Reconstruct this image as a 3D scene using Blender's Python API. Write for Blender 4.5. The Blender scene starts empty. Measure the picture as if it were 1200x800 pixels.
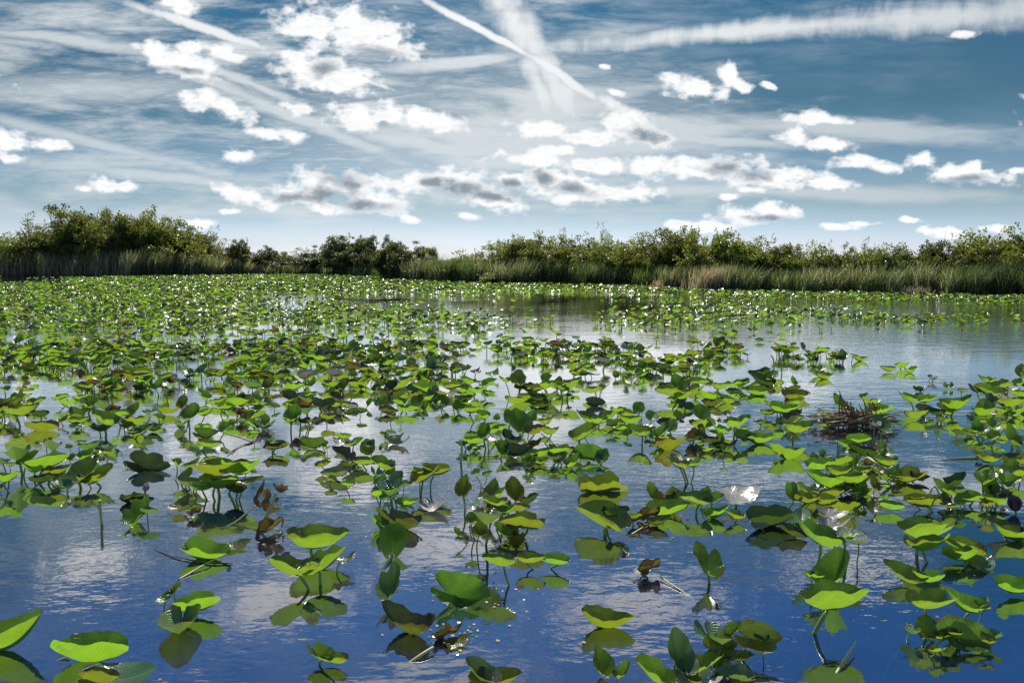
import bpy, math, random
import numpy as np
from mathutils import Matrix, Vector

R = math.radians
rng = random.Random(7)
nrg = np.random.default_rng(11)
scn = bpy.context.scene
COL = scn.collection

# ------------------------------------------------------------------ camera
CAM_H, FPX, HOR = 1.6, 900.0, 304.0
PITCH = math.atan((400 - HOR) / FPX)
cam_d = bpy.data.cameras.new('camera')
cam = bpy.data.objects.new('camera', cam_d)
COL.objects.link(cam)
cam_d.sensor_width = 36.0
cam_d.lens = 36.0 * FPX / 1200.0
cam_d.clip_start = 0.05
cam_d.clip_end = 3000
cam.location = (0, 0, CAM_H)
cam.rotation_euler = (math.pi / 2 - PITCH, 0, 0)
scn.camera = cam
scn.render.resolution_x, scn.render.resolution_y = 1024, 682
scn.view_settings.view_transform = 'Standard'
scn.view_settings.look = 'None'
scn.view_settings.exposure = 0.0
scn.view_settings.gamma = 1.0

SUN_EL, SUN_AZ = 43.0, -4.0         # azimuth measured from +Y towards +X
CP, SP = math.cos(PITCH), math.sin(PITCH)

def direction(px, py):
    a, b = (px - 600) / FPX, (400 - py) / FPX
    return Vector((a, CP + b * SP, -SP + b * CP))

def at(px, py, z=0.0):
    """point of the plane of height z seen at this place of the photograph"""
    d = direction(px, py)
    t = (z - CAM_H) / d.z
    return Vector((d.x * t, d.y * t, z))

def to_px(x, y, z):
    dz = z - CAM_H
    f = y * CP - dz * SP
    u = y * SP + dz * CP
    return 600 + FPX * x / f, 400 - FPX * u / f

# ------------------------------------------------------------------ node helper
class NT:
    def __init__(self, tree):
        self.t = tree
        tree.nodes.clear()
    def n(self, typ, **kw):
        nd = self.t.nodes.new(typ)
        for k, v in kw.items():
            if k.startswith('_'):
                setattr(nd, k[1:], v)
            else:
                self.put(nd.inputs[k.replace('__', ' ')], v)
        return nd
    def put(self, sock, v):
        if isinstance(v, bpy.types.NodeSocket):
            self.t.links.new(v, sock)
        elif isinstance(v, bpy.types.Node):
            self.t.links.new(v.outputs[0], sock)
        else:
            sock.default_value = v
    def m(self, op, a, b=None, c=None, clamp=False):
        nd = self.t.nodes.new('ShaderNodeMath')
        nd.operation = op
        nd.use_clamp = clamp
        for i, v in enumerate((a, b, c)):
            if v is not None:
                self.put(nd.inputs[i], v)
        return nd.outputs[0]
    def vm(self, op, a, b=None):
        nd = self.t.nodes.new('ShaderNodeVectorMath')
        nd.operation = op
        self.put(nd.inputs[0], a)
        if b is not None:
            self.put(nd.inputs[1], b)
        return nd
    def mix(self, f, a, b, mode='MIX'):
        nd = self.t.nodes.new('ShaderNodeMix')
        nd.data_type = 'RGBA'
        nd.blend_type = mode
        nd.clamp_factor = True
        self.put(nd.inputs[0], f)
        self.put(nd.inputs[6], a)
        self.put(nd.inputs[7], b)
        return nd.outputs[2]
    def ss(self, x, lo, hi, o0=0.0, o1=1.0):
        nd = self.t.nodes.new('ShaderNodeMapRange')
        nd.interpolation_type = 'SMOOTHSTEP'
        for i, v in enumerate((x, lo, hi, o0, o1)):
            self.put(nd.inputs[i], v)
        return nd.outputs[0]
    def noise(self, vec, scale, detail=4, rough=0.55, dist=0.0, dims='3D'):
        nd = self.t.nodes.new('ShaderNodeTexNoise')
        nd.noise_dimensions = dims
        self.put(nd.inputs['Vector'], vec)
        nd.inputs['Scale'].default_value = scale
        nd.inputs['Detail'].default_value = detail
        nd.inputs['Roughness'].default_value = rough
        nd.inputs['Distortion'].default_value = dist
        return nd.outputs[0]

def C4(r, g, b): return (r, g, b, 1.0)

# ------------------------------------------------------------------ world: sky and clouds
world = bpy.data.worlds.new('World')
scn.world = world
world.use_nodes = True
W = NT(world.node_tree)
SKY_S = 0.10
tc = W.n('ShaderNodeTexCoord').outputs['Generated']
sky = W.n('ShaderNodeTexSky', _sky_type='NISHITA', _sun_disc=False, _sun_elevation=R(SUN_EL),
          _sun_rotation=R(SUN_AZ), _altitude=0.0, _air_density=1.0, _dust_density=0.3, _ozone_density=3.0)
sep = W.n('ShaderNodeSeparateXYZ', Vector=tc)
dx, dy, dz = sep.outputs
ysafe = W.m('MAXIMUM', dy, 0.02)
u = W.m('DIVIDE', dx, ysafe)
v = W.m('DIVIDE', dz, ysafe)
uv = W.n('ShaderNodeCombineXYZ', X=u, Y=v, Z=0.0).outputs[0]
front = W.ss(dy, 0.05, 0.3)
# warp so that edges of clouds are ragged
wn = W.t.nodes.new('ShaderNodeTexNoise'); wn.inputs['Scale'].default_value = 16; wn.inputs['Detail'].default_value = 6
W.t.links.new(uv, wn.inputs['Vector'])
w0 = W.vm('SUBTRACT', wn.outputs['Color'], (0.5, 0.5, 0.5)).outputs[0]
w1 = W.vm('MULTIPLY', w0, (0.017, 0.010, 0.0)).outputs[0]
uvw = W.vm('ADD', uv, w1).outputs[0]
w2 = W.vm('MULTIPLY', w0, (0.016, 0.010, 0.0)).outputs[0]
uvs = W.vm('ADD', uv, w2).outputs[0]

def px_uv(px, py):
    d = direction(px, py)
    return d.x / d.y, d.z / d.y

def field(blobs, src, smooth=0.25):
    cur = None
    sp_ = W.n('ShaderNodeSeparateXYZ', Vector=src).outputs
    for (px, py, hw, hh, ang) in blobs:
        cu, cv = px_uv(px, py)
        mp = W.t.nodes.new('ShaderNodeMapping')
        mp.vector_type = 'TEXTURE'
        # the running value rides along in Z (scaled away), so the nodes are evaluated one after another
        cx_ = W.n('ShaderNodeCombineXYZ', X=sp_[0], Y=sp_[1], Z=(cur if cur is not None else 0.0))
        W.t.links.new(cx_.outputs[0], mp.inputs[0])
        mp.inputs['Location'].default_value = (cu, cv, 0)
        mp.inputs['Rotation'].default_value = (0, 0, R(-ang))
        mp.inputs['Scale'].default_value = (hw / FPX, hh / FPX, 1e6)
        L = W.vm('LENGTH', mp.outputs[0]).outputs['Value']
        if cur is None:
            cur = L
        else:
            cur = W.m('SMOOTH_MIN', cur, L, smooth)
    return cur

cumulus = [
 (375,32,48,22,4),(415,38,55,26,6),(455,52,40,16,8),(370,82,45,22,8),(405,94,36,17,12),(345,66,20,9,0),
 (190,66,36,15,12),(222,76,36,14,12),(228,56,24,8,5),(262,62,30,8,14),
 (235,118,26,12,10),(266,128,28,11,18),(275,183,18,8,0),(318,157,24,8,0),(345,160,16,6,0),(348,125,17,8,5),
 (415,138,34,13,8),(465,134,36,13,5),(512,141,36,11,10),(122,216,22,10,0),(145,219,16,7,0),
 (62,170,24,9,0),(6,165,26,17,10),(14,187,12,5,0),(272,225,20,8,5),(298,232,28,11,14),
 (378,216,36,18,0),(410,218,42,19,10),(355,228,38,12,0),(442,236,40,13,8),(385,243,32,8,0),
 (490,215,34,13,0),(532,212,38,17,0),(560,226,34,16,12),(592,238,22,10,20),(575,235,34,12,6),
 (606,210,26,8,8),(648,214,42,18,6),(690,222,38,14,6),(735,226,38,10,3),(670,232,40,8,0),
 (625,187,40,8,4),(700,193,50,9,4),(765,196,50,12,4),(830,196,46,14,0),(872,200,42,15,4),(915,207,40,12,6),(960,213,34,9,5),
 (635,152,40,10,5),(692,160,34,9,3),(735,148,34,17,18),(762,160,28,14,20),(650,176,30,6,0),
 (790,97,20,10,15),(818,104,36,12,8),(852,90,12,13,30),(868,100,12,8,30),(900,102,8,4,20),
 (945,137,34,9,3),(975,140,22,6,3),(935,160,22,8,12),(968,168,32,8,6),
 (1005,191,26,9,4),(1032,196,22,7,4),(1077,187,19,9,5),(1120,204,28,12,0),(1155,208,36,9,2),(1142,197,14,8,0),
 (868,252,32,10,0),(905,249,36,11,4),(1065,258,14,4,5),(235,263,18,6,3),(268,247,12,4,0),(482,257,13,5,8),
 (552,254,16,4,8),(826,268,30,7,2),(800,264,20,6,0),(985,266,24,4,3),(1108,272,34,6,2),(1170,268,20,5,0),
 (214,8,18,13,20),(198,5,14,9,0),(1130,40,20,5,-3),(721,108,9,4,10),(708,78,7,3,0),(878,222,16,4,3),(855,230,12,4,0),
 (1010,262,16,4,0),(100,222,10,4,0),(1190,200,12,4,0),
 # clouds of the same deck above and beside the frame
 (-90,90,70,20,6),(-160,190,60,16,0),(1290,120,70,18,-4),(1380,210,70,14,0),(520,-60,90,28,8),(300,-140,90,32,12),
 (760,-150,110,34,4),(1040,-90,80,22,0),(60,-90,70,24,10),(450,-300,150,46,10),(900,-330,150,44,0),(120,-330,120,40,12),
]
darks = [(385,228,32,9,3),(425,240,34,6,4),(402,212,24,9,10),(535,222,34,10,6),(575,230,24,6,10),(506,214,14,6,0),(637,210,14,8,20),(668,222,28,7,12),
         (848,196,20,8,0),(880,203,22,7,4),(756,158,22,10,12),(378,80,14,8,0),(902,256,26,4,2),(1135,210,30,4,0),(600,215,14,5,0),
         (340,232,20,5,0),(218,82,18,4,6),(440,60,26,5,6)]
fc = field(cumulus, uvw)
cuv = W.vm('MULTIPLY', uv, (1.0, 1.5, 0.0)).outputs[0]
fbm = W.noise(cuv, 38.0, 6, 0.54)
fbm_big = W.noise(uv, 14.0, 5, 0.55)
fcn = W.m('ADD', W.m('ADD', fc, W.m('MULTIPLY', W.m('SUBTRACT', fbm, 0.5), 3.1)),
          W.m('MULTIPLY', W.m('SUBTRACT', fbm_big, 0.5), 0.3))
cum = W.ss(fcn, 1.26, 0.36)
# relief: thickness a little higher up compared with here
uv_up = W.vm('ADD', cuv, (0.0, 0.009, 0.0)).outputs[0]
fbm_up = W.noise(uv_up, 38.0, 4, 0.54)
relief = W.m('MULTIPLY', W.m('SUBTRACT', fbm_up, fbm), 4.0)
fd = field(darks, uvw)
fdn = W.m('ADD', fd, W.m('MULTIPLY', W.m('SUBTRACT', fbm, 0.5), 2.6))
dark = W.m('MULTIPLY', W.ss(fdn, 1.7, 0.1), 0.95)
# contrails
trails_sharp = [(560,34,125,6,27.5),(665,94,95,8,31),(740,136,85,11,29),(240,34,135,7,17.5),(400,86,90,4,17)]
trails_fringe = [(606,30,85,22,56),(655,105,80,22,57),(632,105,55,15,68),(900,34,330,11,-4.5),(1130,18,190,18,-3)]
trails_soft = [(540,72,150,9,-6),
               (330,130,260,11,22),(170,205,210,8,7),(90,105,170,16,-1),(60,45,150,7,6),(500,170,190,15,12),
               (1010,152,300,14,3),(780,145,220,20,5),(640,165,260,85,2),(650,130,120,44,0),(300,100,120,7,22),(900,225,320,10,1),(120,170,230,8,14),(860,165,160,8,2)]
st_map = W.t.nodes.new('ShaderNodeMapping'); W.t.links.new(uv, st_map.inputs[0])
st_map.inputs['Rotation'].default_value = (0, 0, R(14)); st_map.inputs['Scale'].default_value = (4.0, 22.0, 1)
streak = W.noise(st_map.outputs[0], 1.6, 7, 0.66, 0.25)
st2 = W.t.nodes.new('ShaderNodeMapping'); W.t.links.new(uv, st2.inputs[0])
st2.inputs['Rotation'].default_value = (0, 0, R(-38)); st2.inputs['Scale'].default_value = (20.0, 9.0, 1)
feather = W.noise(st2.outputs[0], 2.0, 6, 0.6, 0.5)
ts = W.m('ADD', field(trails_sharp, uvs, 0.05), W.m('MULTIPLY', W.m('SUBTRACT', feather, 0.5), 0.9))
tsd = W.m('MULTIPLY', W.ss(ts, 1.15, 0.3), 0.88)
tf0 = field(trails_soft, uvw, 0.1)
tf = W.m('ADD', tf0, W.m('MULTIPLY', W.m('SUBTRACT', streak, 0.5), 2.6))
tfd = W.m('MULTIPLY', W.ss(tf, 1.4, 0.1), 0.66)
ff_ = W.m('ADD', field(trails_fringe, uvs, 0.05), W.m('MULTIPLY', W.m('SUBTRACT', feather, 0.5), 1.3))
tfd = W.m('MAXIMUM', tfd, W.m('MULTIPLY', W.ss(W.m('ADD', ff_, W.m('MULTIPLY', W.m('SUBTRACT', streak, 0.5), 1.3)), 1.5, 0.1), 0.80))
# thin cirrus veil over the rest, stronger lower down and towards the left
region = W.noise(uv, 2.2, 3, 0.5)
veil = W.m('MULTIPLY', W.ss(streak, 0.36, 0.72), W.ss(W.m('SUBTRACT', region, W.m('MULTIPLY', u, 0.34)), 0.28, 0.60))
veil = W.m('MULTIPLY', veil, 0.72)
veil = W.m('MULTIPLY', veil, W.ss(v, 0.5, 0.28, 0.25, 1.0))
# generic cloud cover elsewhere (sides and behind), continuing what is in view
gen_map = W.t.nodes.new('ShaderNodeMapping'); W.t.links.new(tc, gen_map.inputs[0])
gen_map.inputs['Scale'].default_value = (3.0, 3.0, 9.0)
gen = W.noise(gen_map.outputs[0], 1.5, 8, 0.6)
side = W.m('SUBTRACT', 1.0, W.m('MULTIPLY', W.m('MULTIPLY', W.ss(W.m('ABSOLUTE', u), 1.0, 0.75), W.ss(v, 0.75, 0.4)), front))
gend = W.m('MULTIPLY', W.m('MULTIPLY', W.ss(gen, 0.56, 0.68), side), 0.85)
cumf = W.m('MULTIPLY', cum, front)
soft = W.m('MULTIPLY', W.m('MAXIMUM', W.m('MAXIMUM', tsd, tfd), veil), front)

# sky colour: grade of the physical sky, upper blue boosted for the water's reflection
hs = W.n('ShaderNodeHueSaturation', Saturation=1.0, Value=1.0, Fac=1.0, Color=sky.outputs[0])
el = W.m('ARCSINE', W.m('MAXIMUM', dz, 0.0))
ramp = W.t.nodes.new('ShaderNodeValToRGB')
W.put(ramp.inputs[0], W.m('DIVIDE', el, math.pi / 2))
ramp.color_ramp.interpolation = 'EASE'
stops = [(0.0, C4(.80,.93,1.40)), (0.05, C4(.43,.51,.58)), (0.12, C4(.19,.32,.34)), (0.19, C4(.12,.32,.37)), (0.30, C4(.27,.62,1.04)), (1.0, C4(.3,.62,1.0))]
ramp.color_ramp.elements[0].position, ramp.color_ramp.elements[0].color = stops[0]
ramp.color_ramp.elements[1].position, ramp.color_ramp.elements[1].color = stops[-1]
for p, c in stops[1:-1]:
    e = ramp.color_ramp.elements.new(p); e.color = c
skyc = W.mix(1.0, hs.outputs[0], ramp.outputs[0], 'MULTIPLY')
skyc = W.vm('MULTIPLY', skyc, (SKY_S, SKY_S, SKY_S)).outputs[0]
glow = W.vm('DOT_PRODUCT', tc, (math.sin(R(SUN_AZ))*math.cos(R(SUN_EL)), math.cos(R(SUN_AZ))*math.cos(R(SUN_EL)), math.sin(R(SUN_EL)))).outputs['Value']
near_sun = W.ss(glow, 0.62, 1.0)
softc = W.mix(near_sun, C4(.62,.67,.70), C4(1.15,1.15,1.12))
c1 = W.mix(soft, skyc, softc)
cw = W.mix(W.m('ADD', W.m('MULTIPLY', relief, 1.0), 0.42, clamp=True), C4(1.08,1.08,1.07), C4(.50,.55,.60))
core = W.ss(fcn, 0.85, 0.3)
cw = W.mix(W.m('MULTIPLY', core, 0.3), C4(1.1,1.1,1.09), cw)
cw = W.mix(dark, cw, C4(.24,.30,.36))
c2 = W.mix(cumf, c1, cw)
c3 = W.mix(gend, c2, C4(.80,.83,.86))
below = W.ss(dz, -0.02, 0.0)
c4 = W.mix(below, C4(.10,.12,.10), c3)
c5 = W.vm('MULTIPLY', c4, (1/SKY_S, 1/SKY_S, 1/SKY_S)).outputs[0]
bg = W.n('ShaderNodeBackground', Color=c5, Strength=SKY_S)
out = W.n('ShaderNodeOutputWorld', Surface=bg.outputs[0])
world.cycles.sampling_method = 'MANUAL'
world.cycles.sample_map_resolution = 512

# ------------------------------------------------------------------ sun
sun_d = bpy.data.lights.new('sun', 'SUN')
sun_d.energy = 5.0
sun_d.angle = R(0.53)
sun_d.color = (1.0, 0.95, 0.86)
sun = bpy.data.objects.new('sun', sun_d)
COL.objects.link(sun)
sv = Vector((math.sin(R(SUN_AZ))*math.cos(R(SUN_EL)), math.cos(R(SUN_AZ))*math.cos(R(SUN_EL)), math.sin(R(SUN_EL))))
sun.rotation_euler = (-sv).to_track_quat('-Z', 'Y').to_euler()

# ------------------------------------------------------------------ tagging
def tag(o, label=None, cat=None, group=None, kind=None):
    if label: o['label'] = label
    if cat: o['category'] = cat
    if group: o['group'] = group
    if kind: o['kind'] = kind
    return o

def link(name, mesh, parent=None, loc=(0, 0, 0)):
    o = bpy.data.objects.new(name, mesh)
    COL.objects.link(o)
    if parent: o.parent = parent
    o.location = loc
    return o

def mesh_np(name, verts, faces_flat, counts, mats, midx=None, smooth=True, uvs=None):
    """fast mesh from arrays; faces_flat = vertex index per loop, counts = loops per face"""
    me = bpy.data.meshes.new(name)
    verts = np.asarray(verts, dtype=np.float32)
    faces_flat = np.asarray(faces_flat, dtype=np.int32)
    counts = np.asarray(counts, dtype=np.int32)
    me.vertices.add(len(verts)); me.vertices.foreach_set('co', verts.ravel())
    me.loops.add(len(faces_flat)); me.loops.foreach_set('vertex_index', faces_flat)
    me.polygons.add(len(counts))
    st = np.concatenate(([0], np.cumsum(counts)[:-1])).astype(np.int32)
    me.polygons.foreach_set('loop_start', st)
    me.polygons.foreach_set('loop_total', counts)
    if midx is not None: me.polygons.foreach_set('material_index', np.asarray(midx, dtype=np.int32))
    me.polygons.foreach_set('use_smooth', np.full(len(counts), smooth, dtype=bool))
    for m in mats: me.materials.append(m)
    me.update(calc_edges=True)
    if uvs is not None:
        l = me.uv_layers.new(name='uv')
        l.data.foreach_set('uv', np.asarray(uvs, dtype=np.float32)[faces_flat].ravel())
    return me

# ------------------------------------------------------------------ materials
def new_mat(name):
    m = bpy.data.materials.new(name)
    m.use_nodes = True
    return m, NT(m.node_tree)

def leaf_material(name, top, top2, glow_c, dead_edge, trans=0.5, rough=0.17, spots=0.5):
    m, N = new_mat(name)
    uvn = N.n('ShaderNodeUVMap', _uv_map='uv').outputs[0]
    geo = N.n('ShaderNodeNewGeometry')
    rnd = geo.outputs['Random Per Island']
    orn = N.n('ShaderNodeObjectInfo').outputs['Random']
    rr = N.m('FRACT', N.m('ADD', rnd, N.m('MULTIPLY', orn, 7.31)))
    s = N.n('ShaderNodeSeparateXYZ', Vector=uvn)
    x, y = s.outputs[0], s.outputs[1]
    ay = N.m('ABSOLUTE', y)
    # pinnate veins leaving the midrib
    w = N.m('SUBTRACT', x, N.m('MULTIPLY', ay, 0.95))
    vein = N.ss(N.m('ABSOLUTE', N.m('SINE', N.m('MULTIPLY', w, 46.0))), 0.0, 0.35, 1.0, 0.0)
    mid = N.ss(ay, 0.006, 0.022, 1.0, 0.0)
    vein = N.m('MAXIMUM', N.m('MULTIPLY', vein, 0.55), mid)
    off = N.n('ShaderNodeCombineXYZ', X=N.m('MULTIPLY', rr, 31.0), Y=N.m('MULTIPLY', rr, 17.0), Z=0.0).outputs[0]
    pv = N.vm('ADD', uvn, off).outputs[0]
    n1 = N.noise(pv, 3.0, 4, 0.6)
    n2 = N.noise(pv, 14.0, 5, 0.65)
    base = N.mix(N.ss(N.m('ADD', N.m('MULTIPLY', rr, 0.5), N.m('MULTIPLY', n1, 0.6)), 0.25, 0.85), top, top2)
    base = N.mix(N.m('MULTIPLY', vein, 0.45), base, tuple(min(1, c*1.7+.02) for c in glow_c[:3]) + (1,))
    r2 = N.vm('LENGTH', N.vm('MULTIPLY', N.vm('SUBTRACT', uvn, (0.16, 0, 0)).outputs[0], (1.0, 1.18, 0)).outputs[0]).outputs['Value']
    edge = N.m('MULTIPLY', N.ss(N.m('ADD', r2, N.m('MULTIPLY', N.m('SUBTRACT', n1, 0.5), 0.30)), 0.44, 0.54), N.ss(n2, 0.35, 0.6))
    sp = N.ss(N.noise(pv, 9.0, 6, 0.7), 0.60, 0.68)
    dmg = N.m('MULTIPLY', N.m('MAXIMUM', edge, sp), N.m('MULTIPLY', N.ss(rr, 0.15, 0.9), spots * 2))
    base = N.mix(dmg, base, dead_edge)
    tr = N.mix(N.ss(rr, 0.1, 0.95), glow_c, tuple((a*1.0 + b*1.2)/2 for a, b in zip(glow_c[:3], (.26,.27,.02))) + (1,))
    tr = N.mix(N.m('MULTIPLY', vein, 0.45), tr, tuple(c*0.55 for c in glow_c[:3]) + (1,))
    tr = N.mix(N.m('MULTIPLY', N.ss(n1, 0.35, 0.7), 0.35), tr, tuple(c*0.5 for c in glow_c[:3]) + (1,))
    tr = N.mix(dmg, tr, tuple(c*0.9 for c in dead_edge[:3]) + (1,))
    back = geo.outputs['Backfacing']
    base = N.mix(N.m('MULTIPLY', back, 0.45), base, tuple(min(1, c*2.2) for c in top2[:3]) + (1,))
    tr = N.mix(N.m('SUBTRACT', 1.0, back), tr, N.mix(1.0, tr, C4(.42,.50,.6), 'MULTIPLY'))
    bump = N.n('ShaderNodeBump', Strength=0.42, Distance=0.02, Height=N.m('ADD', N.m('MULTIPLY', vein, -0.35), N.m('MULTIPLY', n1, 0.9)))
    p = N.n('ShaderNodeBsdfPrincipled', Base__Color=base, Roughness=N.m('ADD', rough, N.m('MULTIPLY', n2, 0.14)), Normal=bump.outputs[0])
    p.inputs['Specular IOR Level'].default_value = 0.8
    t = N.n('ShaderNodeBsdfTranslucent', Color=tr, Normal=bump.outputs[0])
    mx = N.n('ShaderNodeMixShader', Fac=trans)
    N.t.links.new(p.outputs[0], mx.inputs[1]); N.t.links.new(t.outputs[0], mx.inputs[2])
    N.n('ShaderNodeOutputMaterial', Surface=mx.outputs[0])
    return m

M_LEAF = {
 'g': leaf_material('leaf_green', C4(.05,.13,.034), C4(.07,.145,.028), C4(.32,.60,.03), C4(.20,.15,.04), 0.55),
 'y': leaf_material('leaf_olive', C4(.10,.135,.015), C4(.15,.13,.02), C4(.31,.42,.02), C4(.24,.13,.03), 0.5, spots=.5),
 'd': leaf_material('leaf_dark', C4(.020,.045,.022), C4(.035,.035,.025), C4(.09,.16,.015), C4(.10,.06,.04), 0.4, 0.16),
 'b': leaf_material('leaf_withered', C4(.10,.055,.02), C4(.17,.10,.03), C4(.30,.16,.03), C4(.05,.03,.015), 0.25, 0.5),
 's': leaf_material('leaf_waxy', C4(.09,.18,.10), C4(.12,.22,.10), C4(.22,.42,.05), C4(.25,.2,.1), 0.35, 0.14),
 'w': leaf_material('leaf_pale_glare', C4(.34,.33,.24), C4(.42,.42,.33), C4(.40,.36,.26), C4(.28,.16,.16), 0.15, 0.15),  # near-white base: sun glare on the leaf tops put into the colour
 'o': leaf_material('leaf_orange', C4(.40,.13,.02), C4(.45,.22,.03), C4(.7,.25,.02), C4(.2,.08,.02), 0.4, 0.4),
}
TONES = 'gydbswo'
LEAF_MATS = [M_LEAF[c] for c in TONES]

def stem_material(name, a, b):
    m, N = new_mat(name)
    tcn = N.n('ShaderNodeTexCoord').outputs['Object']
    n = N.noise(tcn, 14.0, 4, 0.6)
    rnd = N.n('ShaderNodeObjectInfo').outputs['Random']
    c = N.mix(N.m('ADD', N.m('MULTIPLY', n, 0.6), N.m('MULTIPLY', rnd, 0.5), clamp=True), a, b)
    p = N.n('ShaderNodeBsdfPrincipled', Base__Color=c, Roughness=0.42)
    p.inputs['Subsurface Weight'].default_value = 0.0
    N.n('ShaderNodeOutputMaterial', Surface=p.outputs[0])
    return m
M_STEM = stem_material('stem_green', C4(.15,.28,.05), C4(.28,.42,.09))
M_STALK = stem_material('stalk_pale', C4(.42,.46,.12), C4(.55,.52,.22))
M_STALKB = stem_material('stalk_brown', C4(.13,.07,.035), C4(.24,.15,.07))
M_STALKR = stem_material('stalk_red', C4(.17,.065,.025), C4(.26,.12,.05))
M_PETAL = stem_material('petal', C4(.55,.40,.42), C4(.75,.62,.62))
M_PURPLE = stem_material('bud_purple', C4(.05,.03,.07), C4(.16,.10,.16))

def crown_material(name, a, b, tr, trans=.42):
    m, N = new_mat(name)
    geo = N.n('ShaderNodeNewGeometry')
    rnd = geo.outputs['Random Per Island']
    orn = N.n('ShaderNodeObjectInfo').outputs['Random']
    pos = N.n('ShaderNodeTexCoord').outputs['Object']
    n = N.noise(pos, 1.1, 3, 0.5)
    f = N.m('ADD', N.m('MULTIPLY', rnd, 0.45), N.m('ADD', N.m('MULTIPLY', n, 0.6), N.m('MULTIPLY', orn, 0.35)))
    c = N.mix(N.ss(f, 0.35, 1.15), a, b)
    t0 = N.mix(N.ss(f, 0.35, 1.15), tuple(x*.6 for x in tr[:3]) + (1,), tr)
    p = N.n('ShaderNodeBsdfPrincipled', Base__Color=c, Roughness=0.38)
    t = N.n('ShaderNodeBsdfTranslucent', Color=t0)
    mx = N.n('ShaderNodeMixShader', Fac=trans)
    N.t.links.new(p.outputs[0], mx.inputs[1]); N.t.links.new(t.outputs[0], mx.inputs[2])
    N.n('ShaderNodeOutputMaterial', Surface=mx.outputs[0])
    return m
M_CROWN = [crown_material('crown_olive', C4(.045,.075,.018), C4(.10,.125,.025), C4(.36,.40,.05), .5),
           crown_material('crown_dark', C4(.042,.07,.02), C4(.08,.105,.025), C4(.22,.26,.04)),
           crown_material('crown_bright', C4(.055,.10,.02), C4(.11,.15,.03), C4(.42,.48,.06), .5)]
m, N = new_mat('bark')
n = N.noise(N.n('ShaderNodeTexCoord').outputs['Object'], 9.0, 5, 0.6)
N.n('ShaderNodeOutputMaterial', Surface=N.n('ShaderNodeBsdfPrincipled', Base__Color=N.mix(n, C4(.05,.04,.03), C4(.20,.17,.14)), Roughness=0.9).outputs[0])
M_BARK = m

def reed_material(name, ga, gb, tan):
    m, N = new_mat(name)
    geo = N.n('ShaderNodeNewGeometry')
    rnd = geo.outputs['Random Per Island']
    uvn = N.n('ShaderNodeUVMap', _uv_map='uv').outputs[0]
    h = N.n('ShaderNodeSeparateXYZ', Vector=uvn).outputs[1]
    pos = geo.outputs['Position']
    patch = N.noise(pos, 0.22, 3, 0.5)
    f = N.m('ADD', rnd, N.m('MULTIPLY', N.m('SUBTRACT', patch, 0.5), 1.6))
    c = N.mix(N.ss(f, 0.1, 0.9), ga, gb)
    lf = N.ss(N.n('ShaderNodeSeparateXYZ', Vector=pos).outputs[0], -8.0, -30.0)
    c = N.mix(N.ss(N.m('ADD', f, N.m('MULTIPLY', lf, 0.28)), 0.84, 0.96), c, tan)
    c = N.mix(N.m('MULTIPLY', N.ss(h, 0.30, 0.0), 0.75), c, C4(.22,.15,.075))
    p = N.n('ShaderNodeBsdfPrincipled', Base__Color=c, Roughness=0.4)
    t = N.n('ShaderNodeBsdfTranslucent', Color=N.vm('MULTIPLY', c, (1.9, 1.8, 1.2)).outputs[0])
    mx = N.n('ShaderNodeMixShader', Fac=0.45)
    N.t.links.new(p.outputs[0], mx.inputs[1]); N.t.links.new(t.outputs[0], mx.inputs[2])
    N.n('ShaderNodeOutputMaterial', Surface=mx.outputs[0])
    return m
M_REED = reed_material('reed_blade', C4(.075,.125,.045), C4(.14,.19,.065), C4(.46,.42,.30))
M_DRY = reed_material('dry_blade', C4(.30,.26,.18), C4(.40,.36,.27), C4(.48,.44,.36))

# water
m, N = new_mat('water')
pos = N.n('ShaderNodeNewGeometry').outputs['Position']
mp = N.t.nodes.new('ShaderNodeMapping'); N.t.links.new(pos, mp.inputs[0]); mp.inputs['Scale'].default_value = (0.55, 1.0, 1.0)
mp.inputs['Rotation'].default_value = (0, 0, R(6))
r1 = N.noise(mp.outputs[0], 3.2, 3, 0.5, 0.3)
r2 = N.noise(mp.outputs[0], 13.0, 3, 0.5, 0.2)
r3 = N.noise(mp.outputs[0], 38.0, 2, 0.5)
gust = N.ss(N.noise(pos, 0.30, 2, 0.5), 0.36, 0.66, 0.30, 1.15)
hgt = N.m('ADD', N.m('MULTIPLY', r1, 0.0050), N.m('ADD', N.m('MULTIPLY', r2, 0.0021), N.m('MULTIPLY', r3, 0.00035)))
sx = N.n('ShaderNodeSeparateXYZ', Vector=pos).outputs
ruffled = N.m('MULTIPLY', N.ss(N.m('SUBTRACT', sx[0], N.m('MULTIPLY', sx[1], 0.16)), 0.0, 4.0), N.ss(sx[1], 10.0, 20.0))
hgt = N.m('MULTIPLY', hgt, N.m('ADD', gust, N.m('MULTIPLY', ruffled, 2.2)))
bump = N.n('ShaderNodeBump', Strength=1.0, Distance=1.0, Height=hgt)
fr = N.n('ShaderNodeFresnel', IOR=1.33, Normal=bump.outputs[0])
fac = N.m('MINIMUM', N.m('MULTIPLY', N.m('POWER', fr.outputs[0], 0.70), 1.85), 0.96)
gl = N.n('ShaderNodeBsdfGlossy', Color=C4(1, 1, 1), Roughness=0.03, Normal=bump.outputs[0])
tr = N.n('ShaderNodeBsdfTransparent', Color=C4(.34,.50,.66))
df = N.n('ShaderNodeBsdfDiffuse', Color=C4(.004,.02,.09))
b1 = N.n('ShaderNodeMixShader', Fac=0.3); N.t.links.new(tr.outputs[0], b1.inputs[1]); N.t.links.new(df.outputs[0], b1.inputs[2])
b2 = N.n('ShaderNodeMixShader', Fac=fac); N.t.links.new(b1.outputs[0], b2.inputs[1]); N.t.links.new(gl.outputs[0], b2.inputs[2])
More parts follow.
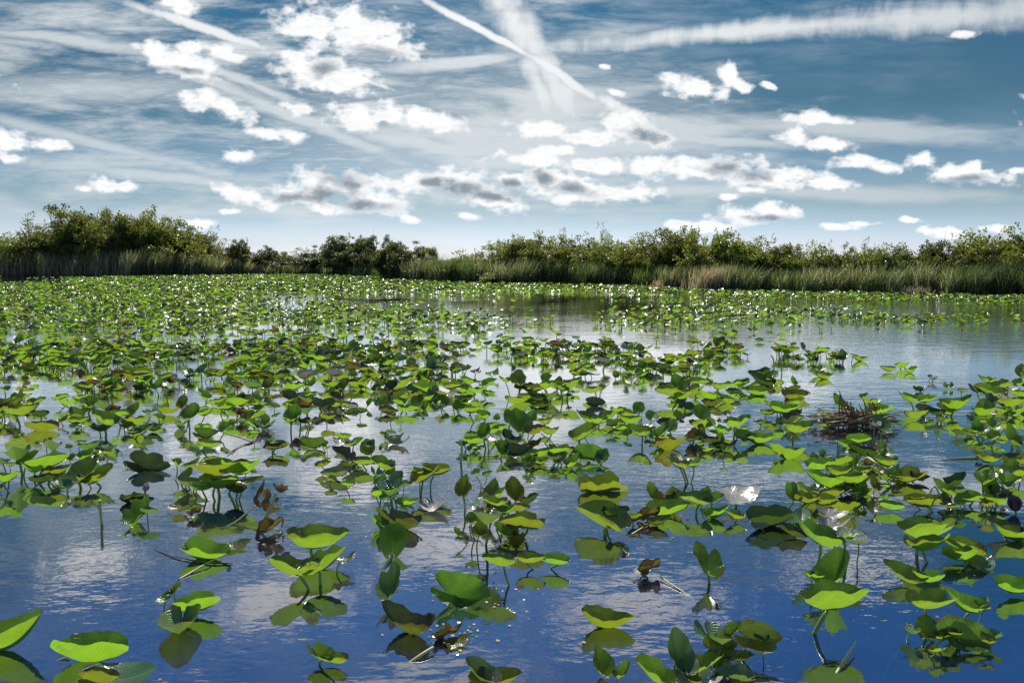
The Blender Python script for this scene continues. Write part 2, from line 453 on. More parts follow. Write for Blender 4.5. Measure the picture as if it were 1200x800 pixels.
N.n('ShaderNodeOutputMaterial', Surface=b2.outputs[0])
M_WATER = m

m, N = new_mat('pond_bed')
pos = N.n('ShaderNodeNewGeometry').outputs['Position']
n = N.noise(pos, 1.6, 6, 0.65, 0.8); n2 = N.noise(pos, 9.0, 5, 0.6)
c = N.mix(N.ss(n, 0.35, 0.7), C4(.03,.03,.03), C4(.13,.085,.06))
c = N.mix(N.m('MULTIPLY', n2, 0.4), c, C4(.05,.05,.03))
N.n('ShaderNodeOutputMaterial', Surface=N.n('ShaderNodeBsdfPrincipled', Base__Color=c, Roughness=0.95).outputs[0])
M_BED = m
m, N = new_mat('bank_soil')
pos = N.n('ShaderNodeNewGeometry').outputs['Position']
n = N.noise(pos, 0.8, 6, 0.65)
N.n('ShaderNodeOutputMaterial', Surface=N.n('ShaderNodeBsdfPrincipled', Base__Color=N.mix(n, C4(.06,.05,.03), C4(.09,.10,.03)), Roughness=0.95).outputs[0])
M_SOIL = m

# ------------------------------------------------------------------ setting: water, bed, bank
def sheet(name, z, mat, x0=-1500, x1=1500, y0=-300, y1=2500):
    me = bpy.data.meshes.new(name)
    me.from_pydata([(x0, y0, z), (x1, y0, z), (x1, y1, z), (x0, y1, z)], [], [(0, 1, 2, 3)])
    me.materials.append(mat)
    return tag(link(name, me), kind='structure')
tag(sheet('water', 0.0, M_WATER), 'calm blue pond water reflecting the clouds')
sheet('pond_bed', -0.55, M_BED)

SHORE_PX = [(-700,322),(-300,322),(0,323.5),(150,325),(300,323),(380,323),(440,326),(455,329),(560,334),(640,334.5),(740,337),(800,340.5),(900,344),(1000,345.5),(1100,347),(1200,349),(1350,352),(1700,358),(2300,368)]
def shore_y(px):
    xs = [p[0] for p in SHORE_PX]; ys = [p[1] for p in SHORE_PX]
    return float(np.interp(px, xs, ys))
def shore_point(px, back=0.0):
    p = at(px, shore_y(px))
    d = Vector((p.x, p.y, 0)).normalized()
    return p + d * back

bank_v, bank_f = [], []
pxs = list(np.linspace(-700, 2300, 241))
prof = [(-0.3, -0.3), (0.0, -0.02), (0.4, 0.07), (1.6, 0.16), (6, 0.25), (40, 0.35), (2200, 0.5)]
for px in pxs:
    w = 0.5 * math.sin(px * .071) + 0.35 * math.sin(px * .19 + 1)
    for (bk, z) in prof:
        p = shore_point(px, bk + w * (1 if bk < 30 else 0))
        bank_v.append((p.x, p.y, z))
k = len(prof)
for i in range(len(pxs) - 1):
    for j in range(k - 1):
        a = i * k + j
        bank_f.append((a, a + k, a + k + 1, a + 1))
me = bpy.data.meshes.new('bank'); me.from_pydata(bank_v, [], bank_f); me.materials.append(M_SOIL)
tag(link('bank', me), 'low muddy far bank under the reeds', kind='structure')

# ------------------------------------------------------------------ leaf geometry
PHI = [0, 12, 30, 50, 70, 90, 115, 140, 158, 168, 174]
RAD = [.72, .68, .595, .515, .46, .435, .43, .445, .43, .36, .16]
def leaf_arrays(r, na, nr, fold, cup=0.1, curl=0.0, wave=0.03, bite=0.0):
    """unit spatterdock leaf: heart outline, petiole at the origin, tip along +X, wings folded up by `fold`"""
    ph = np.linspace(-174, 174, na)
    ph = np.sign(ph) * (np.abs(ph) ** 0.96) * (174 / 174 ** 0.96)
    rad = np.interp(np.abs(ph), PHI, RAD)
    k1, k2, a1, a2 = r.randint(3, 5), r.randint(7, 11), r.uniform(0, 6), r.uniform(0, 6)
    pr = np.radians(ph)
    rad = rad * (1 + .025 * np.sin(k1 * pr + a1) + .012 * np.sin(k2 * pr + a2))
    if na > 30: rad = rad * (1 + .012 * np.sin(23 * pr + a1) * np.sin(5 * pr + a2))
    if bite > 0:
        for _ in range(r.randint(1, 3)):
            c = r.uniform(-150, 150); w = r.uniform(6, 16); d = r.uniform(.08, .3) * bite
            rad = rad * (1 - d * np.exp(-((ph - c) / w) ** 2))
    rings = np.linspace(0, 1, nr + 1)[1:]
    V = [np.zeros((1, 3))]; U = [np.zeros((1, 2))]
    asym = r.uniform(-.22, .22)
    rock = r.uniform(.25, 1.0)
    for q in rings:
        x = q * rad * np.cos(pr); y = q * rad * np.sin(pr)
        U.append(np.stack([x, y], 1))
        ay = np.sqrt(y * y + .0016) - .04
        ay = np.maximum(ay, 0)
        f = fold * (1 + asym * np.sign(y))
        ff = f * (.90 + .14 * (ay / .43))
        yy = np.sign(y) * ay * np.cos(ff)
        zz = ay * np.sin(ff)
        zz = zz + cup * q * q * .35 + curl * np.maximum(x, -.2) ** 2 * np.sign(x)
        zz = zz + rock * (x - .12) ** 2
        zz = zz + wave * q ** 3 * np.sin(k1 * pr * 1.0 + a2) + wave * .5 * q ** 4 * np.sin(k2 * pr + a1)
        V.append(np.stack([x, yy, zz], 1))
    V = np.concatenate(V); U = np.concatenate(U)
    F, cnt = [], []
    for i in range(na - 1):
        F += [0, 1 + i, 2 + i]; cnt.append(3)
    for q in range(nr - 1):
        b0 = 1 + q * na; b1 = b0 + na
        for i in range(na - 1):
            F += [b0 + i, b1 + i, b1 + i + 1, b0 + i + 1]; cnt.append(4)
    return V, U, np.array(F), np.array(cnt)

def tube_arrays(pts, rads, n=7, cap=True):
    pts = [Vector(p) for p in pts]
    V, F, cnt = [], [], []
    for i, p in enumerate(pts):
        t = (pts[min(i + 1, len(pts) - 1)] - pts[max(i - 1, 0)]).normalized()
        a = t.orthogonal().normalized(); b = t.cross(a)
        if i and V:
            pa = Vector(V[-n]) - pts[i - 1]
            pa = (pa - t * pa.dot(t))
            if pa.length > 1e-6: a = pa.normalized(); b = t.cross(a)
        for k in range(n):
            an = 2 * math.pi * k / n
            V.append(tuple(p + (a * math.cos(an) + b * math.sin(an)) * rads[i]))
    for i in range(len(pts) - 1):
        for k in range(n):
            F += [i*n + k, i*n + (k+1) % n, (i+1)*n + (k+1) % n, (i+1)*n + k]; cnt.append(4)
    if cap:
        F += list(range(n))[::-1]; cnt.append(n)
        F += [(len(pts)-1)*n + k for k in range(n)]; cnt.append(n)
    return np.array(V), np.array(F), np.array(cnt)

def tube_mesh(name, pts, rads, mat, n=7):
    V, F, c = tube_arrays(pts, rads, n)
    return mesh_np(name, V, F, c, [mat])

PRE = {  # yaw, fold, pitch, roll (degrees)
 'R': (8, 47, 2, 0), 'L': (172, 47, 2, 0), 'C': (90, 44, 24, 0), 'U': (72, 26, 22, 0), 'D': (4, 26, -8, 34),
 'Q': (38, 46, 12, 2), 'P': (142, 46, 12, -2), 'F': (30, 9, 1, 7), 'W': (-8, 7, 0, 12), 'V': (-78, 38, 6, 0), 'B': (20, 70, 10, 10)}

def rot(yaw, pitch, roll):
    return Matrix.Rotation(R(yaw), 3, 'Z') @ Matrix.Rotation(R(-pitch), 3, 'Y') @ Matrix.Rotation(R(roll), 3, 'X')

def add_stem(parent, origin, top, ground, seed, rad=0.006, mat=None):
    """stem from the petiole down through the water surface"""
    r = random.Random(seed)
    top = Vector(top); g = Vector(ground)
    mid = (top + g) / 2 + Vector((r.uniform(-.02, .02), r.uniform(-.02, .02), 0))
    low = g + (g - mid) * 0.35; low.z = -0.28
    end = Vector((low.x + r.uniform(-.1, .1), low.y + r.uniform(-.1, .1), -.56))
    P = []
    for a, b, c in ((top, mid, g),):
        for i in range(6):
            t = i / 5
            P.append(a * (1-t)**2 + b * 2*t*(1-t) + c * t*t)
    P += [low, end]
    P = [p - origin for p in P]
    rr = [rad*.8] + [rad] * (len(P) - 2) + [rad]
    return link('stem', tube_mesh('stem', P, rr, mat or M_STEM, 7), parent)

def hand_plant(label, leaves, idx, group=None, cat='water plant', name='lily_plant'):
    recs = []
    r = random.Random(idx * 13 + 5)
    leaves = list(leaves)
    if len(leaves) >= 5:        # smaller leaves between the big ones of a clump
        for k in range(len(leaves) * 9 // 10):
            t = r.choice(leaves).split()
            leaves.append('%.1f %.1f %.1f %s %.3f %s' % (float(t[0]) + r.gauss(0, 13), float(t[1]) + abs(r.gauss(0, 7)), r.uniform(.45, .75) * min(32, float(t[2])),
                          r.choice('RLRLCQPDUV'), r.uniform(.03, .12), r.choice('ggggydds')))
    for L in leaves:
        t = L.split()
        px, py, w, T, z = float(t[0]), float(t[1]), float(t[2]), t[3], float(t[4])
        z = z * .62 + .012 if z > .05 else z
        tone = t[5] if len(t) > 5 else 'g'
        yaw, fold, pitch, roll = PRE[T]
        if len(t) > 6: yaw += float(t[6])
        yaw += r.uniform(-13, 13); fold += r.uniform(-9, 6); pitch += r.uniform(-6, 6); roll += r.uniform(-5, 5)
        fold = max(3, fold)
        V, U, F, c = leaf_arrays(r, 43, 6, R(fold), cup=r.uniform(.02, .22), curl=r.uniform(-.25, .25),
                                 wave=r.uniform(.012, .05), bite=(1.3 if r.random() < .5 else 0) + (1.5 if tone in 'bw' else 0))
        if tone == 'b':
            V = V + np.array([[0, 0, 0]]) ; V[:, 2] += .09*np.sin(V[:, 0]*9 + V[:, 1]*7); V[:, 1] *= .75
        M = np.array(rot(yaw, pitch, roll))
        V = V @ M.T
        target = at(px, py, z)
        ext = max(V[:, 0].max() - V[:, 0].min(), 1.55 * (V[:, 2].max() - V[:, 2].min()), .84)
        dist = (target - cam.location).length
        f = target.y * CP - (z - CAM_H) * SP
        size = (w / FPX * f) / ext
        V = V * size
        ctr = (V.max(0) + V.min(0)) / 2
        off = np.array(target) - ctr
        zmin = V[:, 2].min() + off[2]
        lim = 0.004 if T in 'FW' else -0.006
        if zmin < lim: off[2] += lim - zmin
        V = V + off
        recs.append((V, U, F, c, tone, Vector(off), size))
    base = sum((rc[5] for rc in recs), Vector()) / len(recs)
    base.z = 0.0
    root = link(name, None, loc=base)
    tag(root, label, cat, group)
    for i, (V, U, F, c, tone, pet, size) in enumerate(recs):
        me = mesh_np('leaf', V - np.array(base), F, c, [M_LEAF[tone]], uvs=U)
        link('leaf', me, root)
        lean = (base - Vector((pet.x, pet.y, 0))) * .35
        g = Vector((pet.x, pet.y, 0)) + Vector((lean.x, lean.y, 0)) * min(1, pet.z * 6) + Vector((r.uniform(-.03, .03), r.uniform(-.02, .02), 0)) * (1 + 4*pet.z)
        if pet.z > 0.015:
            add_stem(root, base, pet, g, r.random(), rad=min(.0105, .031 * size + .0005))
    return root

# ------------------------------------------------------------------ near plants, one by one
PLANTS = [
("bright green folded leaf cut by the left edge near the bottom corner", ["2 748 92 R .05"]),
("broad green boat-shaped leaf floating in the bottom left open water", ["110 757 90 R .07"]),
("torn pale leaf pair cut by the bottom edge below the boat-shaped leaf", ["138 792 80 F .03 s","118 789 45 R .05 y"]),
("ring of four light green leaves standing in open blue water at lower left", ["193 698 20 U .10","203 690 17 U .13","231 706 55 R .07","209 729 56 V .04 s"]),
("folded leaf with a pale yellow bleached lobe floating beside it", ["240 645 60 R .05","275 640 34 F .015 y"]),
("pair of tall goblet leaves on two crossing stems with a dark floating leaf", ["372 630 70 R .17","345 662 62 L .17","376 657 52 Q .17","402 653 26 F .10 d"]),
("low butterfly-shaped green leaf at the bottom between the goblet pair and the yellow stalk", ["375 766 38 P .05","392 771 34 L .03"]),
("small pale goblet leaf on a short stem above the purple-topped leaf", ["455 683 52 C .13 s"]),
("olive leaf with a dull purple upper face floating low", ["478 729 66 L .05 d -10"]),
("curled yellow brown dying leaf at the end of the long yellow stalk", ["524 742 36 B .025 b","535 750 30 F .02 y"]),
("light green double wing leaf low on the water under the dark drooping leaf", ["462 634 48 C .08"]),
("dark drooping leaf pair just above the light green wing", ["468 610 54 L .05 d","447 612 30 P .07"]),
("large upright oval green leaf half facing the camera", ["541 690 72 D .09 g -14"]),
("tall crowded clump of yellow green leaves around one shining cupped leaf", ["543 569 34 C .26 y","573 573 32 U .25 y","603 574 36 C .22 y","601 592 38 R .18 y","571 604 42 V .36 s","612 610 54 L .16 y","556 592 24 W .17 w","590 597 30 R .2 g","562 618 26 U .22 y","594 622 28 P .1 g","620 584 24 Q .12 d","580 588 30 L .24 g","553 607 20 U .2 g","606 630 30 C .06 y"]),
("single light green leaf on a slanting stem right of the shining cupped leaf", ["585 655 42 L .20"]),
("low wavy three-lobed leaf group in open blue water right of the slanting stem", ["622 654 36 R .08","650 656 36 L .07"]),
("olive canoe-shaped leaf with a white sunlit rim alone on the water", ["713 723 64 R .045 y"]),
("olive lens-shaped leaf floating with its dark reflection joined below", ["707 568 60 R .05 y"]),
("wide wavy leaf on a leaning stem with a long reflected shadow", ["706 604 62 P .15","722 600 34 R .16 d"]),
("curled dying brown and white leaf on a thin pale trailing stem", ["761 664 30 B .05 b","752 668 22 F .03 w"]),
("small bow-tie leaf on a dark upright stem, its round reflection below", ["830 656 50 C .17"]),
("two-lobed bright leaf at the bottom edge under the canoe-shaped leaf", ["708 778 40 C .06","728 785 26 Q .05"]),
("large bottom edge clump with sunlit waxy leaves and a punctured yellow leaf", ["800 765 62 C .22 s","845 754 46 D .18 y 20","888 745 54 D .13 y -18","859 736 26 Q .22","835 744 44 V .17 s","819 793 54 W .10 w","862 790 46 L .08 s","774 788 56 P .07","830 775 44 Q .14","800 785 36 C .1","870 770 34 R .06 d"]),
("yellow green leaf cut by the middle of the bottom edge", ["580 796 64 R .06 y","566 790 44 P .08 s"]),
("big fan-shaped leaf with a glinting right corner on a split stem", ["977 698 80 R .26"]),
("bright curled leaf standing behind the big fan-shaped leaf", ["974 669 60 Q .18","955 673 24 R .15"]),
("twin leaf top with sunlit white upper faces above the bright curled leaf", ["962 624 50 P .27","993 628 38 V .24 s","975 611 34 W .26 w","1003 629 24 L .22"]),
("stacked pair of wide green leaves on two dark crossed stems", ["1085 618 68 R .22","1085 633 52 R .17"]),
("round leaf and flat grey leaf right of the stacked pair", ["1124 648 44 L .08","1146 661 46 F .015 s","1132 640 38 P .09"]),
("low wavy leaf in dark water below the stacked pair", ["1062 672 40 P .07","1087 675 38 L .06"]),
("double fan leaf with a glinting tip behind the large tent-shaped leaf", ["1094 704 64 R .18","1135 705 44 P .15","1151 707 22 Q .14 s"]),
("large tent-shaped leaf with shaded folds near the bottom right", ["1134 740 68 D .10 g -10","1086 736 30 U .08","1108 744 34 R .07","1160 742 28 L .05 s","1100 728 16 W .11 w"]),
("dark edged leaf cut by the right edge at mid height of the lower water", ["1190 624 50 L .06","1180 618 30 P .07 d"]),
("half leaf cut by the right edge above the tent-shaped leaf", ["1194 686 56 R .07"]),
("goblet leaf on a short thick stem with a round reflection at left", ["160 598 44 C .10","176 597 22 R .11 s"]),
("pink tinged half open flower among dark curled leaves", ["155 584 28 B .03 d","166 586 26 R .03 d"]),
("small round yellow leaf next to a brown crumpled leaf", ["209 589 24 U .07 y","227 599 16 B .04 b"]),
("big overlapping umbrella leaves on three slanting stems at left", ["261 548 56 R .30 y","284 546 46 R .30","258 563 46 R .20","291 563 32 F .22 y","240 568 34 R .16","222 564 30 R .12 s","275 572 30 L .12 d"]),
("small three-fingered leaf cluster left of the umbrella leaves", ["207 541 18 P .18","223 543 18 Q .18","214 556 20 U .10","232 562 24 F .1 s"]),
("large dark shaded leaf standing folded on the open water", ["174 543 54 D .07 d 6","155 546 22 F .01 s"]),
("heart-shaped bright leaf with a hanging partner and a scalloped reflection", ["94 553 40 U .16","113 556 32 U .13","104 560 26 R .10"]),
("crowded left edge clump with a blue sheened top leaf", ["20 529 40 V .26 s","56 540 46 R .20","64 551 34 R .14 y","38 546 30 L .15","8 558 30 R .18","50 560 30 R .1 d","3 540 18 V .24 s","32 536 22 U .2"]),
("little pale two-lobed leaf sitting low above the left edge clump", ["62 521 26 V .06 s","55 516 12 U .1"]),
("leaf with a long glossy white tail and small buds around it", ["105 520 26 Q .14 s","124 524 30 W .06 s","98 531 20 U .12","81 536 14 U .14 y","94 518 14 R .14"]),
("light green leaf on a long slanting stem near the left edge", ["25 480 40 R .24","46 484 24 L .18 d"]),
("low olive leaf folded flat on the water near the left edge", ["51 499 40 R .04 y"]),
("broad bright leaf on a diagonal stem over darker hanging leaves", ["123 490 40 P .24","161 491 34 R .14","170 502 20 V .08 s","120 500 28 R .12 d","139 484 24 R .2","155 480 24 C .16","92 492 24 R .1","72 491 14 U .08 y","90 485 26 P .14"]),
("two dark stemmed leaves beside a withered grey leaf at left", ["104 471 26 P .18","98 465 20 R .2","120 473 22 V .1 s","132 478 18 B .08 b","80 470 24 R .12","70 465 18 Q .14"]),
("tall wedge-shaped leaf standing over a dark twisted stem", ["221 483 28 U .26","214 471 22 C .3 y","240 482 18 Q .2","199 480 26 R .05 y","238 500 20 R .1"]),
("short pair of green leaves beside the thin fallen stalk", ["243 507 30 D .12","246 519 28 R .10","262 500 20 U .16"]),
("knotted clump of small curly leaves with a purplish lower leaf", ["288 487 20 U .14 y","300 485 20 Q .14","311 492 20 C .12","309 497 30 V .06 w","296 496 22 P .08","283 482 14 B .12 b"]),
("leaf on two long dark stilts with a brown leaf behind it", ["343 484 28 C .30","352 476 26 B .28 b","358 481 20 V .24 s","360 492 22 R .14 d"]),
("low shadowed leaf left of the triangular upright leaf", ["322 522 30 R .10 d","326 520 28 R .09"]),
("single triangular upright leaf with sharp mirror image", ["366 518 30 D .08 g 12"]),
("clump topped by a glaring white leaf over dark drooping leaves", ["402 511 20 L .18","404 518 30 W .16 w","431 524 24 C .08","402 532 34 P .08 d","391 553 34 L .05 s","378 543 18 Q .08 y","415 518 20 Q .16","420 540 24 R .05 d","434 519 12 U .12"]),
("wide green leaf with a pale twin above the white centred clump", ["428 540 30 R .09","449 543 34 P .15","457 550 18 U .1","441 553 20 V .08 s"]),
("tall stems holding a silvery wide leaf left of the feathered olive leaf", ["457 574 44 V .2 s","450 577 32 R .2","477 588 28 R .10","464 562 26 C .17 s","445 562 20 U .16"]),
("feathered olive leaf on a bent dark stem above the white floating leaf", ["497 555 34 Q .22 y","512 550 34 R .23 y","490 552 20 P .22"]),
("flat leaf with painted white glare lying on the water", ["508 596 36 W .006 w"]),
("white topped drooping leaf low in the water left of centre", ["465 517 32 W .03 w","462 512 24 R .05 d","450 509 14 P .06"]),
("leafy knot on the bright cloud reflection at left of centre", ["478 478 26 R .08","490 470 26 C .1","468 470 22 P .14","455 480 24 R .05 d","446 470 16 U .14"]),
("crowded central clump with a drooping black leaf in front", ["567 506 24 C .22","586 500 24 R .18","610 494 40 C .28","628 503 28 Q .24 y","643 504 24 L .16","589 525 24 C .12","606 527 32 D .09 d","631 539 24 L .06","617 537 16 U .1","576 513 22 W .14 w","573 500 24 Q .2","592 508 20 V .14 s","556 516 28 R .1","600 513 26 P .16 d","625 520 22 B .1 b","640 492 20 R .14","620 488 24 U .26","597 488 22 C .24","560 524 20 R .06"]),
("small leaf held high on a dark stem left of the crowded central clump", ["554 480 22 R .18","566 486 20 P .08"]),
("tiny round leaf and seed head poking up above the yellow green clump", ["557 553 12 U .16","571 555 12 Q .14 s"]),
("tall blade-like leaf with a frayed right edge right of the central clump", ["694 530 42 D .10 g -12","705 534 22 U .08"]),
("string of small leaves between the black leaf and the blade-like leaf", ["634 530 28 R .10","655 528 26 R .12","656 536 18 U .08","670 540 24 Q .08","663 526 20 P .12","675 530 18 R .06 d","648 525 16 C .12"]),
("angled green leaf on a short dark stem above the blade-like leaf", ["682 507 34 Q .14","693 502 20 R .12 d"]),
("dense low knot of leaves at right of the cloud reflection", ["690 487 28 P .1 d","703 492 28 R .08","713 486 26 Q .1","720 495 22 L .06","696 496 20 W .03 w","725 480 20 R .08"]),
("leafy bank of overlapping leaves with a white glint above the olive lens", ["736 484 26 R .1","737 491 28 L .08","764 487 18 U .12","786 499 20 U .1","750 505 26 P .18","771 507 24 Q .14","758 498 18 W .12 w","776 513 26 R .08","748 478 20 C .14","728 500 20 R .06","778 494 20 Q .12 d"]),
("olive lens-shaped leaf floating in front of the leafy bank", ["786 522 40 R .035 y"]),
("spreading clump of tall leaves with a browned heart at right of centre", ["822 484 28 C .30","824 495 34 R .2","815 508 26 B .1 b","843 515 20 U .1","864 494 36 Q .24","871 508 26 D .14","846 501 22 P .16","854 521 22 R .05 d","830 512 24 P .12 d","829 525 18 R .04"]),
("folded leaf with a gleaming white back lobe on the open water", ["892 515 36 R .04","887 510 18 W .03 w"]),
("wide low leaf with notched left side in blue water right of the white lobe", ["922 530 42 L .05","912 528 16 U .05"]),
("leaning leaf on a dark stem bending right toward the twig heap", ["936 500 40 R .2","920 478 36 R .2","928 488 30 Q .14 d","907 474 20 P .18","935 470 20 Q .12"]),
("brown green lens leaf crossed by an upright stalk", ["934 464 38 R .04 y"]),
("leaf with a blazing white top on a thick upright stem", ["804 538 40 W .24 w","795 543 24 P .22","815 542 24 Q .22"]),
("large tilted leaf with a face painted glare white and purple shaded side", ["866 577 56 W .14 w 30"]),
("light green winged leaf on a dark stem beside the glare-painted tilted leaf", ["817 583 36 P .15","837 584 28 Q .14","827 576 16 U .16"]),
("wavy green leaf lying against dark reflections below the glare-painted leaf", ["838 598 34 R .06","862 602 28 L .05"]),
("long bright folded leaf in front of the curled brown edged leaf", ["783 596 54 R .05"]),
("curled leaf with crisp brown rims at the end of a thick pale stem", ["766 576 28 C .10 y","790 582 26 U .10 y","778 584 30 B .06 b"]),
("crumpled dark and yellow leaf heap joining the wide wavy leaf", ["760 602 30 B .05 b","744 606 24 B .06 y","772 610 28 R .04 d","755 614 20 F .02 b"]),
("twin winged leaf on a dark upright stem in blue water", ["928 577 30 C .16","946 583 36 R .12 y"]),
("long dark shadowed leaf row lying low left of the twin leaf top", ["905 612 62 R .03 d","890 615 22 W .04 w","930 622 32 P .04 d"]),
("yellow green crowd of leaves below the twig heap", ["962 545 42 R .18","985 552 34 R .18","998 560 34 L .16","968 562 40 P .12","948 574 24 P .08","975 577 30 R .05 y","1002 540 22 U .1","1005 565 26 C .12","985 538 30 R .14","955 536 16 U .16","965 532 14 U .18","1012 552 26 Q .12","990 570 30 R .06 d","1010 575 26 L .04","1026 566 28 C .1 y","968 585 36 R .06 y","990 592 34 R .05 y","975 600 36 W .1 w"]),
("hanging leaves and bent pale stalk right of the yellow green crowd", ["1008 515 32 R .16","1012 528 30 P .12 d","1025 530 24 Q .1","1038 540 28 L .08","1045 552 24 Q .1","1016 543 20 B .06 b","1036 527 22 U .08","996 522 24 P .12"]),
("dark tipped lens leaf pressed flat at right of the bent stalk", ["1065 560 46 R .04 y","1078 557 24 D .05 d"]),
("small round leaf and long leaf floating below the dark tipped lens", ["1043 592 32 L .04","1024 593 20 U .05 y"]),
("broad olive leaf under a yellow bent stalk", ["1082 587 44 L .09 y","1075 583 24 R .1 y"]),
("dark backed leaf fan over a large shaded round leaf", ["1111 571 28 P .18","1120 564 34 Q .18 d","1136 582 36 L .08","1126 574 22 R .16 s","1108 585 20 U .06 d"]),
("tall twisted dark leaves around a closed purple bud at right", ["1162 571 26 U .16","1154 562 30 Q .2","1172 575 28 D .12 d","1168 586 26 P .08","1160 556 18 U .2"]),
("bright oval upright leaves at the right edge behind the purple bud", ["1181 560 34 D .10","1196 552 26 R .12","1190 546 20 U .14","1166 550 16 U .16"]),
("low row of leaves at the tip of the long floating stalk", ["1160 536 32 R .05","1182 535 28 L .06 d","1195 540 24 R .08 y","1148 536 12 B .03 b"]),
("rounded leaves on short dark stems near the right edge", ["1150 499 24 U .16","1165 498 20 U .16","1167 510 26 Q .14","1189 510 38 C .18","1139 505 22 R .06","1180 498 22 R .08","1125 505 20 R .05 d","1198 520 20 W .08 w"]),
("three green leaves above a shaded mass in open water at right", ["1067 465 22 P .2","1088 467 26 R .2","1120 471 38 R .22","1073 485 28 R .08","1095 482 24 P .12 d","1113 482 20 R .06","1085 478 24 D .1 d"]),
("tall leafy tangle with a white glint at the right edge", ["1158 444 18 P .3","1170 450 32 L .28","1181 455 22 W .26 w","1184 470 36 R .18","1152 482 28 R .08","1155 477 26 U .12","1165 466 28 Q .2 d","1196 448 24 Q .26","1198 438 20 U .3","1190 482 30 R .08","1145 455 16 P .22 d","1175 480 22 L .1","1163 458 30 P .2","1197 462 24 P .2"]),
("bright bow-tie leaf with a white centre in front of the twig heap", ["1033 497 26 C .24 s","1026 496 14 V .24 w"]),
("leaves poking out of the left side of the twig heap", ["986 471 28 C .12","968 485 20 P .06","975 492 22 R .05 d"]),
("leaves with a white shining lobe behind the twig heap", ["1024 468 18 W .14 w","1019 470 20 R .12","1032 480 36 R .08","1012 464 14 Q .14"]),
("three round leaves floating together in the open water at right", ["1041 432 18 L .06","1057 427 20 R .09","1068 433 18 R .06"]),
("tiny white and black curled leaf in the open water at right", ["1094 443 12 V .05 w","1090 441 8 U .08 d"]),
("small two-lobed leaf alone in the open water at right", ["1109 451 10 U .06","1115 451 10 U .06"]),
("tiny dark curled leaf left of the small two-lobed leaf", ["1077 455 14 D .04 d","1081 454 8 V .04 w"]),
("single dark green oval leaf floating clear of the others at right", ["1009 419 20 R .07"]),
("small round leaf beside the bent upright stalk", ["976 416 13 R .07"]),
("small tilted leaf pair left of the single dark green oval", ["967 440 24 R .06","958 436 16 P .08","962 431 12 U .1"]),
("two leaf tuft leaning over its reflection at the far right edge", ["1197 432 16 U .12","1200 440 16 R .06 d"]),
("clump of curled olive leaves at the left edge of the crowd", ["8 470 26 R .12","20 462 22 C .14","40 470 20 Q .12","3 455 20 P .2","30 455 22 R .14 y"]),
("dark leaf pair low behind the bright broad leaf at left", ["180 500 24 R .06 d","185 488 20 P .1","176 481 18 W .08 s"]),
("flat leaf row over still water right of the wedge-shaped leaf", ["255 470 26 R .08","270 466 22 Q .12","240 464 20 P .1"]),
("leaning leaves with a round black leaf at left of centre", ["342 462 22 D .16 d","346 452 26 R .2","362 448 18 U .16","355 470 20 R .06 d","364 462 18 Q .1"]),
("spiky green group with a large dark fan leaf beside white glare", ["378 472 28 D .14 d","395 465 22 P .14 d","388 478 30 W .04 w","408 476 24 W .05 w","415 463 22 R .12 d","398 474 24 R .1","385 462 22 Q .12","420 450 26 L .08","425 445 22 R .08"]),
("round leaf cluster with dark undersides left of centre", ["445 449 18 U .14","458 451 20 U .12 d","470 450 20 R .1","450 460 24 P .06 d","465 460 22 R .06 d","475 445 20 Q .14"]),
("pointed leaf pair on leaning stems above the glossy white leaf at centre", ["498 454 32 P .16","490 462 24 R .1 y","508 460 22 C .12 s","525 462 28 V .06 w","545 466 24 R .06 d","560 456 26 R .14","572 448 22 Q .1","548 445 20 P .12","530 452 24 R .12"]),
("arched leaf on a long thin dark stem at centre", ["607 443 28 C .3","592 444 16 P .3","614 452 24 R .16 d"]),
("leaf mass hanging in shadow right of the arched leaf", ["625 455 26 R .12 y","640 450 24 Q .14","630 466 24 P .06 d","645 462 24 V .12 s","655 452 24 L .14","618 464 24 R .05","605 468 28 R .05","640 443 20 C .16","635 475 22 R .03 d"]),
("horn-shaped leaf on a tall dark stem over the bright water", ["668 449 28 Q .28","657 452 20 P .26"]),
("butterfly leaf above its sharp dark reflection in bright water", ["694 456 24 L .14","706 454 16 Q .15","698 472 24 D .03 d"]),
("wide leaf clump with hanging stems right of the bright water", ["785 458 34 P .2","800 462 28 R .14","815 456 28 Q .14","830 462 26 L .1","845 452 24 R .12","795 448 26 C .16","820 446 24 R .14","850 466 24 P .08","835 472 28 R .04 d","805 474 26 D .08 d","860 458 20 R .1 d","870 448 20 Q .12"]),
("flat leaf and dark lens leaf right of the hanging stem clump", ["865 449 28 R .1","886 455 26 R .05 d","887 460 24 L .04"]),
("leaf mound with a pointed right leaf under the pale bent stalk", ["890 437 30 R .12 d","908 447 22 L .06","895 445 26 P .1 d","903 440 20 U .08"]),
("small mushroom-shaped leaf above the lens leaf at right of centre", ["931 446 18 C .12","929 455 20 R .05 d","925 462 14 B .04 b"]),
]
for i, (lab, lv) in enumerate(PLANTS):
    hand_plant(lab, lv, i)

# ------------------------------------------------------------------ stalks, bud, twig heap
def stalk(name, label, cat, pts, rads, mat, extra=None):
    P = [Vector(p) for p in pts]
    base = P[0].copy(); base.z = 0
    root = link(name, None, loc=base)
    tag(root, label, cat)
    Q = []
    for i in range(len(P) - 1):
        for k in range(5):
            t = k / 5
            a = P[max(i-1, 0)]; b = P[i]; c = P[i+1]; d = P[min(i+2, len(P)-1)]
            Q.append(.5*((2*b) + (c-a)*t + (2*a-5*b+4*c-d)*t*t + (3*b-a-3*c+d)*t**3))
    Q.append(P[-1])
    rr = np.interp(np.linspace(0, 1, len(Q)), np.linspace(0, 1, len(rads)), rads)
    link('stem', tube_mesh('stem', [q - base for q in Q], list(rr), mat, 8), root)
    return root, base

